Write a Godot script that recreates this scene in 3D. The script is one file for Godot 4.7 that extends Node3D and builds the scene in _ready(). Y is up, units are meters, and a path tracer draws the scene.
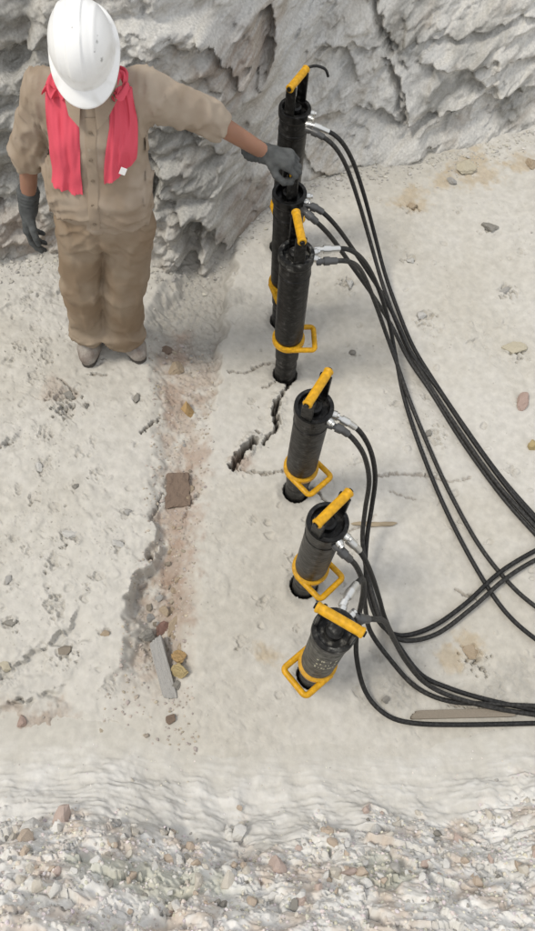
extends Node3D
# A quarry bench seen from its upper edge: a worker in a white helmet and a row of six hydraulic rock splitters.

var rng := RandomNumberGenerator.new()
var M := {}
var cam_basis := Basis(Vector3(0.992673, 0.049328, -0.110307), Vector3(-0.120834, 0.405238, -0.906190), Vector3(-0.000000, 0.912879, 0.408230))

# ---------------------------------------------------------------- small helpers
func nz(freq: float, sd: int, oct := 4, kind := FastNoiseLite.TYPE_SIMPLEX_SMOOTH) -> FastNoiseLite:
	var n := FastNoiseLite.new()
	n.noise_type = kind; n.seed = sd; n.frequency = freq
	n.fractal_type = FastNoiseLite.FRACTAL_FBM if oct > 1 else FastNoiseLite.FRACTAL_NONE
	n.fractal_octaves = oct
	return n

func cell(freq: float, sd: int, ret: int) -> FastNoiseLite:
	var n := FastNoiseLite.new()
	n.noise_type = FastNoiseLite.TYPE_CELLULAR; n.seed = sd; n.frequency = freq
	n.fractal_type = FastNoiseLite.FRACTAL_NONE
	n.cellular_return_type = ret; n.cellular_jitter = 1.0
	return n

func obj(called: String, mesh: Mesh, mat: Material, parent: Node = null) -> MeshInstance3D:
	var o := MeshInstance3D.new()
	o.name = called; o.mesh = mesh
	if mat: o.material_override = mat
	(parent if parent else self).add_child(o, true)
	return o

func tag(o: Node, label: String, category: String, group := "") -> Node:
	o.set_meta("label", label); o.set_meta("category", category)
	if group: o.set_meta("group", group)
	return o

func smat(c: Color, rough: float, tex: Texture2D = null, nrm: Texture2D = null, scl := 3.0, nscale := 1.0) -> StandardMaterial3D:
	# c is a linear, real-world base colour
	var m := StandardMaterial3D.new()
	m.albedo_color = c.linear_to_srgb(); m.roughness = rough
	m.metallic_specular = 0.4
	if tex or nrm:
		m.uv1_triplanar = true; m.uv1_scale = Vector3.ONE * scl
		m.albedo_texture = tex
		if nrm:
			m.normal_enabled = true; m.normal_texture = nrm; m.normal_scale = nscale
	return m

func grain(n: FastNoiseLite, side: int, lo: float, hi: float, power := 1.0) -> ImageTexture:
	var im := n.get_seamless_image(side, side)
	im.convert(Image.FORMAT_L8)
	var b := im.get_data()
	for i in b.size():
		b[i] = int(255.0 * (lo + (hi - lo) * pow(b[i] / 255.0, power)))
	return ImageTexture.create_from_image(Image.create_from_data(side, side, false, Image.FORMAT_L8, b))

func bump(n: FastNoiseLite, side: int, k: float) -> ImageTexture:
	var im := n.get_seamless_image(side, side)
	im.convert(Image.FORMAT_RGBA8)
	im.bump_map_to_normal_map(k)
	return ImageTexture.create_from_image(im)

func arrays(P: PackedVector3Array, N: PackedVector3Array, I: PackedInt32Array, C := PackedColorArray(), UV := PackedVector2Array()) -> ArrayMesh:
	var a := []
	a.resize(Mesh.ARRAY_MAX)
	a[Mesh.ARRAY_VERTEX] = P; a[Mesh.ARRAY_NORMAL] = N; a[Mesh.ARRAY_INDEX] = I
	if C.size(): a[Mesh.ARRAY_COLOR] = C
	if UV.size(): a[Mesh.ARRAY_TEX_UV] = UV
	var m := ArrayMesh.new()
	m.add_surface_from_arrays(Mesh.PRIMITIVE_TRIANGLES, a)
	return m

func sheet(P: PackedVector3Array, C: PackedColorArray, nx: int, nv: int, towards: Vector3, wrap := false) -> ArrayMesh:
	# a grid of nx columns by nv rows; normals from neighbours, turned towards the given side
	var N := PackedVector3Array(); N.resize(nx * nv)
	var I := PackedInt32Array(); I.resize((nx - (0 if wrap else 1)) * (nv - 1) * 6)
	for j in nv:
		var ju := mini(j + 1, nv - 1) * nx
		var jd := maxi(j - 1, 0) * nx
		for i in nx:
			var ir := (i + 1) % nx if wrap else mini(i + 1, nx - 1)
			var il := (i - 1 + nx) % nx if wrap else maxi(i - 1, 0)
			N[j * nx + i] = (P[ju + i] - P[jd + i]).cross(P[j * nx + ir] - P[j * nx + il]).normalized()
	var mid := (nv / 2) * nx + nx / 2
	var turn := towards != Vector3.ZERO and N[mid].dot(towards) < 0.0
	if turn:
		for i in N.size(): N[i] = -N[i]
	var k := 0
	for j in nv - 1:
		for i in (nx if wrap else nx - 1):
			var a := j * nx + i
			var b := j * nx + (i + 1) % nx
			var c := a + nx
			var d := b + nx
			if turn:
				I[k] = a; I[k + 1] = c; I[k + 2] = d; I[k + 3] = a; I[k + 4] = d; I[k + 5] = b
			else:
				I[k] = a; I[k + 1] = d; I[k + 2] = c; I[k + 3] = a; I[k + 4] = b; I[k + 5] = d
			k += 6
	return arrays(P, N, I, C)

func axis_lines(lo: float, hi: float, step: float, far: float) -> PackedFloat32Array:
	# fine inside lo..hi, then coarser and coarser out to +-far
	var a := PackedFloat32Array()
	var out_ := []
	var d := step; var x := lo
	while x > -far:
		d *= 1.35; x -= d; out_.append(x)
	out_.reverse()
	for v in out_: a.append(v)
	var n := int((hi - lo) / step)
	for i in n + 1: a.append(lo + (hi - lo) * i / n)
	d = step; x = hi
	while x < far:
		d *= 1.35; x += d; a.append(x)
	return a

func lathe(prof: Array, seg := 28, closed := true) -> ArrayMesh:
	# prof: Vector2(radius, height) from bottom to top, sharp corners by repeated rings
	var st := SurfaceTool.new(); st.begin(Mesh.PRIMITIVE_TRIANGLES)
	var pr := prof.duplicate()
	if closed:
		pr.push_front(Vector2(0.0, prof[0].y)); pr.push_back(Vector2(0.0, prof[-1].y))
	for k in pr.size() - 1:
		var p: Vector2 = pr[k]; var q: Vector2 = pr[k + 1]
		var n2 := Vector2(q.y - p.y, p.x - q.x).normalized()
		for s in seg:
			var a0 := TAU * s / seg; var a1 := TAU * (s + 1) / seg
			var v := [Vector3(p.x * cos(a0), p.y, p.x * sin(a0)), Vector3(p.x * cos(a1), p.y, p.x * sin(a1)), Vector3(q.x * cos(a1), q.y, q.x * sin(a1)), Vector3(q.x * cos(a0), q.y, q.x * sin(a0))]
			var n := [Vector3(n2.x * cos(a0), n2.y, n2.x * sin(a0)), Vector3(n2.x * cos(a1), n2.y, n2.x * sin(a1))]
			for t in [[0, 1, 2], [0, 2, 3]]:
				if v[t[0]].is_equal_approx(v[t[1]]) or v[t[1]].is_equal_approx(v[t[2]]) or v[t[0]].is_equal_approx(v[t[2]]): continue
				for w in t:
					st.set_normal(n[1] if w == 1 or w == 2 else n[0]); st.add_vertex(v[w])
	st.index()
	return st.commit()

func spline(pts: Array, step: float) -> PackedVector3Array:
	var out_ := PackedVector3Array()
	for i in pts.size() - 1:
		var p0: Vector3 = pts[maxi(i - 1, 0)]; var p1: Vector3 = pts[i]; var p2: Vector3 = pts[i + 1]; var p3: Vector3 = pts[mini(i + 2, pts.size() - 1)]
		var n := maxi(1, int(p1.distance_to(p2) / step))
		for k in n: out_.append(p1.cubic_interpolate(p2, p0, p3, float(k) / n))
	out_.append(pts[-1])
	return out_

func tube(path: PackedVector3Array, rad: Array, seg := 10, square := false) -> ArrayMesh:
	# rad: one radius, or one per point
	var n := path.size()
	var P := PackedVector3Array(); var N := PackedVector3Array(); var I := PackedInt32Array()
	var side := Vector3.UP.cross(path[1] - path[0])
	if side.length() < 0.001: side = Vector3.RIGHT
	for i in n:
		var t := (path[mini(i + 1, n - 1)] - path[maxi(i - 1, 0)]).normalized()
		side = (side - t * side.dot(t)).normalized()
		var up := t.cross(side)
		var r: float = rad[i] if rad.size() > 1 else rad[0]
		for s in seg:
			var a := TAU * (s + (0.5 if square else 0.0)) / seg
			var d := side * cos(a) + up * sin(a)
			P.append(path[i] + d * r); N.append(d)
	for i in n - 1:
		for s in seg:
			var a := i * seg + s; var b := i * seg + (s + 1) % seg
			I.append_array([a, b + seg, b, a, a + seg, b + seg])
	for e in [0, n - 1]:
		var c := P.size()
		var t := (path[1] - path[0]).normalized() * -1.0 if e == 0 else (path[n - 1] - path[n - 2]).normalized()
		P.append(path[e]); N.append(t)
		for s in seg: P.append(P[e * seg + s]); N.append(t)
		for s in seg:
			var a := c + 1 + s; var b := c + 1 + (s + 1) % seg
			I.append_array([c, a, b] if e == 0 else [c, b, a])
	return arrays(P, N, I)

func merge(list: Array) -> ArrayMesh:   # [mesh, transform] pairs joined to one surface
	var st := SurfaceTool.new(); st.begin(Mesh.PRIMITIVE_TRIANGLES)
	for e in list: st.append_from(e[0], 0, e[1])
	return st.commit()

func bevel_box(s: Vector3, b: float) -> ArrayMesh:
	var st := SurfaceTool.new(); st.begin(Mesh.PRIMITIVE_TRIANGLES)
	var pts := []
	for x in [-1, 1]:
		for y in [-1, 1]:
			for z in [-1, 1]:
				for k in 3:
					var v := Vector3(x, y, z) * s * 0.5
					for ax in 3:
						if ax != k: v[ax] -= signf(v[ax]) * b
					pts.append(v)
	return hull(pts)

func hull(pts: Array) -> ArrayMesh:
	var sh := ConvexPolygonShape3D.new()
	var pk := PackedVector3Array(pts)
	sh.points = pk
	# brute-force convex hull faces, fine for a few dozen points
	var st := SurfaceTool.new(); st.begin(Mesh.PRIMITIVE_TRIANGLES)
	var n := pk.size()
	var c := Vector3.ZERO
	for p in pk: c += p / n
	var done := {}
	for i in n:
		for j in range(i + 1, n):
			for k in range(j + 1, n):
				var nn := (pk[j] - pk[i]).cross(pk[k] - pk[i])
				if nn.length() < 1e-10: continue
				nn = nn.normalized()
				if nn.dot(pk[i] - c) < 0: nn = -nn
				var on := []
				var ok := true
				for m in n:
					var d := nn.dot(pk[m] - pk[i])
					if d > 1e-5: ok = false; break
					if d > -1e-5: on.append(m)
				if not ok: continue
				var key := str(on)
				if done.has(key): continue
				done[key] = true
				var fc := Vector3.ZERO
				for m in on: fc += pk[m] / on.size()
				var ux := (pk[on[0]] - fc).normalized()
				var uy := nn.cross(ux)
				on.sort_custom(func(a, b): return atan2((pk[a] - fc).dot(uy), (pk[a] - fc).dot(ux)) > atan2((pk[b] - fc).dot(uy), (pk[b] - fc).dot(ux)))
				for m in range(1, on.size() - 1):
					for w in [on[0], on[m], on[m + 1]]:
						st.set_normal(nn); st.add_vertex(pk[w])
	st.index()
	return st.commit()

func ico(sub: int) -> Array:   # [points, triangles] of a unit sphere
	var t := (1.0 + sqrt(5.0)) / 2.0
	var v := [Vector3(-1, t, 0), Vector3(1, t, 0), Vector3(-1, -t, 0), Vector3(1, -t, 0), Vector3(0, -1, t), Vector3(0, 1, t), Vector3(0, -1, -t), Vector3(0, 1, -t), Vector3(t, 0, -1), Vector3(t, 0, 1), Vector3(-t, 0, -1), Vector3(-t, 0, 1)]
	for i in v.size(): v[i] = v[i].normalized()
	var f := [[0, 11, 5], [0, 5, 1], [0, 1, 7], [0, 7, 10], [0, 10, 11], [1, 5, 9], [5, 11, 4], [11, 10, 2], [10, 7, 6], [7, 1, 8], [3, 9, 4], [3, 4, 2], [3, 2, 6], [3, 6, 8], [3, 8, 9], [4, 9, 5], [2, 4, 11], [6, 2, 10], [8, 6, 7], [9, 8, 1]]
	for s in sub:
		var mid := {}
		var g := []
		for a in f:
			var m := []
			for e in 3:
				var i: int = a[e]; var j: int = a[(e + 1) % 3]
				var key := mini(i, j) * 100000 + maxi(i, j)
				if not mid.has(key):
					mid[key] = v.size(); v.append(((v[i] + v[j]) * 0.5).normalized())
				m.append(mid[key])
			g.append_array([[a[0], m[0], m[2]], [a[1], m[1], m[0]], [a[2], m[2], m[1]], [m[0], m[1], m[2]]])
		f = g
	return [v, f]

func stone_mesh(sd: int, sub: int, cuts := 9, rough := 0.10) -> ArrayMesh:
	# a unit stone about 1 m across: a sphere cut by random planes, then roughened, flat shaded on its breaks
	var r := RandomNumberGenerator.new(); r.seed = sd
	var base := ico(sub)
	var n := nz(1.6, sd, 3)
	var planes := []
	for i in cuts:
		var d := Vector3(r.randfn(), r.randfn(), r.randfn()).normalized()
		planes.append([d, r.randf_range(0.22, 0.42)])
	var pts := []
	for p in base[0]:
		var q: Vector3 = p * 0.58
		for pl in planes:
			var over: float = q.dot(pl[0]) - pl[1]
			if over > 0: q -= pl[0] * over * 0.96
		q *= 1.0 + rough * n.get_noise_3dv(p * 1.2)
		pts.append(q)
	var st := SurfaceTool.new(); st.begin(Mesh.PRIMITIVE_TRIANGLES)
	for f in base[1]:
		var nn: Vector3 = (pts[f[2]] - pts[f[0]]).cross(pts[f[1]] - pts[f[0]])
		var out_: bool = nn.dot(pts[f[0]]) > 0.0
		st.set_smooth_group(-1)
		for w in ([f[0], f[1], f[2]] if out_ else [f[0], f[2], f[1]]): st.add_vertex(pts[w])
	st.generate_normals()
	return st.commit()

# ---------------------------------------------------------------- distance field -> surface nets
class Field:
	var o: Vector3; var c: float
	var nx: int; var ny: int; var nz_: int
	var d := PackedFloat32Array()
	func _init(lo: Vector3, hi: Vector3, cell_: float):
		o = lo; c = cell_
		nx = int((hi.x - lo.x) / c) + 2; ny = int((hi.y - lo.y) / c) + 2; nz_ = int((hi.z - lo.z) / c) + 2
		d.resize(nx * ny * nz_); d.fill(0.3)
	func cap(a: Vector3, b: Vector3, ra: float, rb: float, k := 0.03, s := Vector3.ONE, cut := false) -> void:
		# tapered capsule; s stretches the cross-section (x, y, z factors)
		var ms := minf(s.x, minf(s.y, s.z))
		var rr := maxf(ra, rb)
		var m := s * rr + Vector3.ONE * (k + 2.5 * c)
		var lo := (a.min(b) - m - o) / c
		var hi := (a.max(b) + m - o) / c
		var i0 := maxi(0, int(lo.x)); var i1 := mini(nx - 1, int(hi.x) + 1)
		var j0 := maxi(0, int(lo.y)); var j1 := mini(ny - 1, int(hi.y) + 1)
		var k0 := maxi(0, int(lo.z)); var k1 := mini(nz_ - 1, int(hi.z) + 1)
		var inv := Vector3.ONE / s
		var ab := (b - a) * inv
		var l2 := maxf(ab.length_squared(), 1e-9)
		for kk in range(k0, k1 + 1):
			for j in range(j0, j1 + 1):
				var row := (kk * ny + j) * nx
				for i in range(i0, i1 + 1):
					var p := (o + Vector3(i, j, kk) * c - a) * inv
					var t := clampf(p.dot(ab) / l2, 0.0, 1.0)
					var v := ((p - ab * t).length() - (ra + (rb - ra) * t)) * ms
					var w := d[row + i]
					if cut:
						v = -v
						var h2 := maxf(k - absf(v - w), 0.0) / k
						d[row + i] = maxf(v, w) + h2 * h2 * k * 0.25
					else:
						var h := maxf(k - absf(v - w), 0.0) / k
						d[row + i] = minf(v, w) - h * h * k * 0.25
	func at(p: Vector3) -> float:
		var q := (p - o) / c
		if q.x < 0 or q.y < 0 or q.z < 0 or q.x >= nx - 1 or q.y >= ny - 1 or q.z >= nz_ - 1: return 0.3
		var i := int(q.x); var j := int(q.y); var k := int(q.z)
		var f := q - Vector3(i, j, k)
		var b := (k * ny + j) * nx + i
		var e := nx * ny
		var a0 := lerpf(lerpf(d[b], d[b + 1], f.x), lerpf(d[b + nx], d[b + nx + 1], f.x), f.y)
		var a1 := lerpf(lerpf(d[b + e], d[b + e + 1], f.x), lerpf(d[b + e + nx], d[b + e + nx + 1], f.x), f.y)
		return lerpf(a0, a1, f.z)
	func crease(fn) -> void:   # adds fn(point) to the field near its surface
		var idx := 0
		for k in nz_:
			for j in ny:
				for i in nx:
					if absf(d[idx]) < 0.05: d[idx] += fn.call(o + Vector3(i, j, k) * c)
					idx += 1
	func mesh_into(P: PackedVector3Array, N: PackedVector3Array, I: PackedInt32Array, off: Vector3) -> void:
		var vid := {}
		var e := nx * ny
		var corner := [0, 1, nx, nx + 1, e, e + 1, e + nx, e + nx + 1]
		var pos := [Vector3(0, 0, 0), Vector3(1, 0, 0), Vector3(0, 1, 0), Vector3(1, 1, 0), Vector3(0, 0, 1), Vector3(1, 0, 1), Vector3(0, 1, 1), Vector3(1, 1, 1)]
		var edges := [[0, 1], [2, 3], [4, 5], [6, 7], [0, 2], [1, 3], [4, 6], [5, 7], [0, 4], [1, 5], [2, 6], [3, 7]]
		for k in nz_ - 1:
			for j in ny - 1:
				for i in nx - 1:
					var b := (k * ny + j) * nx + i
					if absf(d[b]) > 7.0 * c: continue
					var s0 := d[b] < 0.0
					var mixed := false
					for q in range(1, 8):
						if (d[b + corner[q]] < 0.0) != s0: mixed = true; break
					if not mixed: continue
					var sum := Vector3.ZERO; var n := 0
					for ed in edges:
						var u := d[b + corner[ed[0]]]; var w := d[b + corner[ed[1]]]
						if (u < 0.0) != (w < 0.0):
							sum += (pos[ed[0]] as Vector3).lerp(pos[ed[1]], u / (u - w)); n += 1
					var p := o + (Vector3(i, j, k) + sum / n) * c
					vid[b] = P.size()
					P.append(p - off)
					var g := Vector3(at(p + Vector3(c, 0, 0)) - at(p - Vector3(c, 0, 0)), at(p + Vector3(0, c, 0)) - at(p - Vector3(0, c, 0)), at(p + Vector3(0, 0, c)) - at(p - Vector3(0, 0, c)))
					N.append(g.normalized() if g.length() > 1e-9 else Vector3.UP)
		for b in vid:
			for ax in 3:
				var st: int = [1, nx, e][ax]
				if (d[b] < 0.0) == (d[b + st] < 0.0): continue
				var s1: int = [nx, e, 1][ax]; var s2: int = [e, 1, nx][ax]
				if not (vid.has(b - s1) and vid.has(b - s2) and vid.has(b - s1 - s2)): continue
				var q := [vid[b], vid[b - s1], vid[b - s1 - s2], vid[b - s2]]
				if d[b] < 0.0: I.append_array([q[0], q[2], q[1], q[0], q[3], q[2]])
				else: I.append_array([q[0], q[1], q[2], q[0], q[2], q[3]])

func field_mesh(f: Field, off: Vector3, tint = null) -> ArrayMesh:
	var P := PackedVector3Array(); var N := PackedVector3Array(); var I := PackedInt32Array(); var C := PackedColorArray()
	f.mesh_into(P, N, I, off)
	if tint != null:
		for p in P: C.append(tint.call(p))
	return arrays(P, N, I, C)

var RJ := PackedFloat32Array()
func facet(x: float, y: float, off: int, tilt: float) -> Vector2:
	# broken rock: flat tilted faces with random heights (x), and the distance to the nearest break (y)
	if RJ.size() == 0:
		var r := RandomNumberGenerator.new(); r.seed = 99
		for k in 8192: RJ.append(r.randf())
	var ix := floori(x); var iy := floori(y)
	var f1 := 9.0; var f2 := 9.0; var bh := 0; var bx := 0.0; var by := 0.0
	for dy in range(-1, 2):
		for dx in range(-1, 2):
			var h := ((ix + dx) * 374761393 + (iy + dy) * 668265263 + off * 7919) & 0x7fffffff
			h = ((h ^ (h >> 13)) * 1274126177) & 0x7fffffff
			h = (h ^ (h >> 16)) & 4095
			var cx := ix + dx + RJ[h] - x; var cy := iy + dy + RJ[h + 1371] - y
			var q := cx * cx + cy * cy
			if q < f1: f2 = f1; f1 = q; bh = h; bx = cx; by = cy
			elif q < f2: f2 = q
	return Vector2(RJ[bh + 2501] - 0.5 - tilt * ((RJ[bh + 611] - 0.5) * bx + (RJ[bh + 907] - 0.5) * by), sqrt(f2) - sqrt(f1))

# ---------------------------------------------------------------- the quarry floor
var fx: PackedFloat32Array; var fz: PackedFloat32Array
var FH: PackedFloat32Array; var FC: PackedColorArray
var fnx: int; var fnz: int
const FSTEP := 0.0048
const FX0 := -1.75; const FX1 := 1.75; const FZ0 := -3.95; const FZ1 := 0.4
var fi0: int; var fj0: int
var left_edge := [Vector2(-0.618, -2.443), Vector2(-0.638, -2.199), Vector2(-0.641, -1.928), Vector2(-0.564, -1.712), Vector2(-0.505, -1.504), Vector2(-0.507, -1.299), Vector2(-0.491, -1.129), Vector2(-0.445, -0.948), Vector2(-0.45, -0.848), Vector2(-0.526, -0.685), Vector2(-0.472, -0.574), Vector2(-0.465, -0.473), Vector2(-0.483, -0.313), Vector2(-0.523, -0.157)]
var right_edge := [Vector2(-0.276, -2.542), Vector2(-0.293, -2.313), Vector2(-0.29, -1.95), Vector2(-0.275, -1.67), Vector2(-0.251, -1.461), Vector2(-0.239, -1.31), Vector2(-0.247, -1.113), Vector2(-0.239, -0.883), Vector2(-0.22, -0.668), Vector2(-0.193, -0.465), Vector2(-0.162, -0.312), Vector2(-0.113, -0.167)]

func along(line: Array, z: float) -> float:
	if z <= line[0].y: return line[0].x
	for i in line.size() - 1:
		if z <= line[i + 1].y:
			return lerpf(line[i].x, line[i + 1].x, (z - line[i].y) / maxf(1e-4, line[i + 1].y - line[i].y))
	return line[-1].x

func floor_at(x: float, z: float) -> float:
	var n := int((FX1 - FX0) / FSTEP); var m := int((FZ1 - FZ0) / FSTEP)
	var u := clampf((x - FX0) / (FX1 - FX0) * n, 0, n - 1.001); var v := clampf((z - FZ0) / (FZ1 - FZ0) * m, 0, m - 1.001)
	var i := int(u); var j := int(v)
	var b := (fj0 + j) * fnx + fi0 + i
	return lerpf(lerpf(FH[b], FH[b + 1], u - i), lerpf(FH[b + fnx], FH[b + fnx + 1], u - i), v - j)

func stamp(lo: Vector2, hi: Vector2, fn) -> void:
	var i0 := maxi(fi0, fi0 + int((lo.x - FX0) / FSTEP) - 1); var i1 := mini(fnx - 1, fi0 + int((hi.x - FX0) / FSTEP) + 2)
	var j0 := maxi(fj0, fj0 + int((lo.y - FZ0) / FSTEP) - 1); var j1 := mini(fnz - 1, fj0 + int((hi.y - FZ0) / FSTEP) + 2)
	for j in range(j0, j1 + 1):
		for i in range(i0, i1 + 1): fn.call(j * fnx + i, Vector2(fx[i], fz[j]))

func seg_dist(p: Vector2, a: Vector2, b: Vector2) -> Vector2:   # (distance, signed side)
	var ab := b - a
	var t := clampf((p - a).dot(ab) / maxf(ab.length_squared(), 1e-8), 0, 1)
	return Vector2((p - a - ab * t).length(), ab.cross(p - a))

func line_dist(p: Vector2, line: Array) -> Vector2:
	var best := Vector2(9, 0)
	for i in line.size() - 1:
		var q := seg_dist(p, line[i], line[i + 1])
		if q.x < best.x: best = q
	return best

func line_box(line: Array, m: float) -> Rect2:
	var r := Rect2(line[0], Vector2.ZERO)
	for p in line: r = r.expand(p)
	return r.grow(m)

func build_floor() -> void:
	fx = axis_lines(FX0, FX1, FSTEP, 60.0); fz = axis_lines(FZ0, FZ1, FSTEP, 60.0)
	fnx = fx.size(); fnz = fz.size()
	fi0 = fx.find(fx[0]); 
	while fx[fi0] < FX0 - 1e-4: fi0 += 1
	fj0 = 0
	while fz[fj0] < FZ0 - 1e-4: fj0 += 1
	FH.resize(fnx * fnz); FC.resize(fnx * fnz)
	var broad := nz(0.9, 3, 3); var lump := nz(6.0, 5, 4); var fine := nz(26.0, 7, 3); var mask := nz(1.7, 9, 3); var jit := nz(7.0, 11, 3)
	var tone := nz(1.3, 13, 4); var spot := nz(11.0, 15, 4); var clod := cell(16.0, 17, FastNoiseLite.RETURN_DISTANCE); var ridge := nz(9.0, 19, 4)
	ridge.fractal_type = FastNoiseLite.FRACTAL_RIDGED
	var c_grey := 0.0
	var pale := Color(0.575, 0.556, 0.510); var warm := Color(0.525, 0.500, 0.444); var dirt := Color(0.455, 0.388, 0.330); var grey := Color(0.47, 0.458, 0.425)
	for j in fnz:
		var z := fz[j]
		var el := along(left_edge, z); var er := along(right_edge, z)
		var inside := smoothstep(-2.75, -2.35, z) * (1.0 - smoothstep(-0.50, -0.20, z))
		var depth := 0.040 + 0.050 * smoothstep(-1.65, -2.25, z) + 0.016 * smoothstep(-1.6, -0.9, z) + 0.036 * smoothstep(-0.98, -0.80, z) * (1.0 - smoothstep(-0.6, -0.15, z))
		for i in fnx:
			var x := fx[i]
			var k := j * fnx + i
			if x < -3 or x > 3 or z < -5 or z > 2:
				FH[k] = broad.get_noise_2d(x, z) * 0.05 - 0.02; FC[k] = warm; continue
			var jj := jit.get_noise_2d(x, z)
			var m := mask.get_noise_2d(x, z)
			var left_slab := 1.0 - smoothstep(el - 0.05, el + 0.08, x)
			var lp := lump.get_noise_2d(x, z); var fn := fine.get_noise_2d(x, z)
			var trod := clampf(smoothstep(-0.1, 0.25, m) * 0.6 + left_slab * 0.55, 0, 1)
			var h := 0.022 * broad.get_noise_2d(x, z) + lp * (0.003 + 0.0045 * trod) + fn * (0.0004 + 0.0009 * trod)
			# trodden crust: broken plates on the left slab
			var rd := ridge.get_noise_2d(x, z)
			h -= 0.007 * trod * smoothstep(0.6, 0.95, rd) * smoothstep(-0.05, 0.2, m)
			h += 0.010 * trod * maxf(0.0, 0.28 - clod.get_noise_2d(x * 1.1, z) - 1.0 + 0.62) * smoothstep(0.0, 0.3, jj)
			var soft := 0.09 * smoothstep(-1.0, -1.15, z) + 0.05 * smoothstep(-0.75, -0.5, z)
			var a := smoothstep(el - 0.012 - soft * 0.6 + 0.06 * jj, el + 0.014 + 0.06 * jj + soft, x)
			var up_ := smoothstep(-1.45, -1.75, z)
			var b := 1.0 - smoothstep(er - lerpf(0.16, 0.04, up_) + 0.05 * jj, er + lerpf(0.02, 0.006, up_) + 0.04 * jj, x)
			var ch := minf(a, b) * inside
			h -= ch * (depth + 0.012 * lp)
			h += ch * 0.010 * fn
			h -= 0.02 * smoothstep(-0.1, -0.5, z) * 0.0
			c_grey = smoothstep(-1.75, -2.1, z) * minf(a, b) * inside
			FH[k] = h
			var t := tone.get_noise_2d(x, z)
			var s := spot.get_noise_2d(x, z)
			var c := pale.lerp(warm, clampf(0.35 + t * 1.3 + s * 0.5, 0, 1))
			c = c.lerp(grey, clampf(0.9 * s - 0.12 + 0.25 * trod, 0, 1) * 0.5)
			var dm := (0.35 + 0.65 * smoothstep(-2.1, -1.7, z)) * minf(smoothstep(el - 0.03 + 0.08 * jj, el + 0.07 + 0.08 * jj, x), b) * inside
			c = c.lerp(dirt, clampf(dm * (0.66 + 1.3 * s + 0.9 * t), 0, 0.85))
			FC[k] = c.lerp(Color(0.40, 0.385, 0.35), 0.75 * c_grey)
	# hand-measured features
	for d in [Vector3(-1.225, -1.961, 0.021), Vector3(-1.148, -1.685, 0.032), Vector3(-1.104, -1.804, 0.036), Vector3(-0.971, -1.6, 0.046), Vector3(-0.942, -1.513, 0.036), Vector3(-1.021, -1.408, 0.032), Vector3(-0.637, -1.636, 0.021), Vector3(-0.873, -1.56, 0.018), Vector3(-0.854, -1.323, 0.014), Vector3(-1.016, -1.231, 0.032), Vector3(-1.003, -1.086, 0.028), Vector3(-1.077, -1.115, 0.021), Vector3(-0.835, -1.152, 0.018), Vector3(-0.588, -1.055, 0.021), Vector3(-0.822, -0.932, 0.028), Vector3(-1.047, -0.889, 0.018), Vector3(-0.599, -0.906, 0.028), Vector3(-0.85, -0.806, 0.028), Vector3(-1.015, -0.698, 0.021), Vector3(-0.786, -0.62, 0.036), Vector3(-0.991, -0.523, 0.028), Vector3(-0.648, -0.766, 0.028), Vector3(-0.568, -0.534, 0.021), Vector3(-0.53, -0.346, 0.025), Vector3(-0.725, -0.442, 0.032), Vector3(-0.945, -0.344, 0.025), Vector3(-0.469, -0.182, 0.021), Vector3(-0.445, -0.26, 0.011), Vector3(-1.284, -2.103, 0.025), Vector3(-1.147, -1.884, 0.025), Vector3(-1.249, -1.841, 0.028), Vector3(-0.746, -1.242, 0.021), Vector3(-0.799, -1.386, 0.018), Vector3(-0.906, -1.051, 0.021), Vector3(-0.964, -0.837, 0.021), Vector3(-0.688, -0.653, 0.021), Vector3(-0.866, -0.695, 0.018), Vector3(0.31, -2.448, 0.032), Vector3(0.689, -2.302, 0.036), Vector3(0.627, -2.66, 0.028), Vector3(1.047, -2.938, 0.028), Vector3(1.12, -2.543, 0.039), Vector3(1.162, -2.17, 0.039), Vector3(0.743, -1.627, 0.032), Vector3(0.347, -2.029, 0.021), Vector3(0.729, -1.832, 0.018), Vector3(0.939, -0.641, 0.046), Vector3(0.882, -3.047, 0.018), Vector3(0.585, -1.778, 0.018), Vector3(0.168, -0.935, 0.021), Vector3(0.203, -0.656, 0.014), Vector3(0.782, -2.223, 0.018), Vector3(0.559, -2.071, 0.014), Vector3(1.129, -1.491, 0.021), Vector3(0.887, -1.212, 0.018), Vector3(0.461, -0.423, 0.021), Vector3(-0.026, -1.095, 0.018), Vector3(0.046, -0.743, 0.021), Vector3(-0.026, -0.566, 0.021), Vector3(1.207, -2.803, 0.018), Vector3(0.438, -3.035, 0.018), Vector3(0.267, -1.637, 0.018), Vector3(0.616, -3.027, 0.036), Vector3(-0.12, -1.691, 0.018)]:
		var c2 := Vector2(d.x, d.y); var r: float = d.z
		var tilt := Vector2(rng.randfn(), rng.randfn()) * 0.25
		var st := Vector2(rng.randf_range(0.8, 1.25), rng.randf_range(0.8, 1.25)); var rot := rng.randf() * PI
		stamp(c2 - Vector2.ONE * r * 2.2, c2 + Vector2.ONE * r * 2.2, func(k, p):
			var q: Vector2 = ((p - c2).rotated(rot) * st) / r
			var l := q.length() * (1.0 + 0.9 * jit.get_noise_2d(p.x * 4.0, p.y * 4.0)) + 0.25 * q.x
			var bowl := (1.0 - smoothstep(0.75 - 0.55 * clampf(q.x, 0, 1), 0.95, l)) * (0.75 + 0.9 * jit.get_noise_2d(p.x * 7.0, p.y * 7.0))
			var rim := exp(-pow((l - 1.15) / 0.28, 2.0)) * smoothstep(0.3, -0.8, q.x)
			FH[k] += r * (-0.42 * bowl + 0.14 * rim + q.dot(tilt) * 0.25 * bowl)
			FC[k] = FC[k].lerp(Color(0.44, 0.415, 0.37), clampf(bowl * 0.4, 0, 1)))
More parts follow.
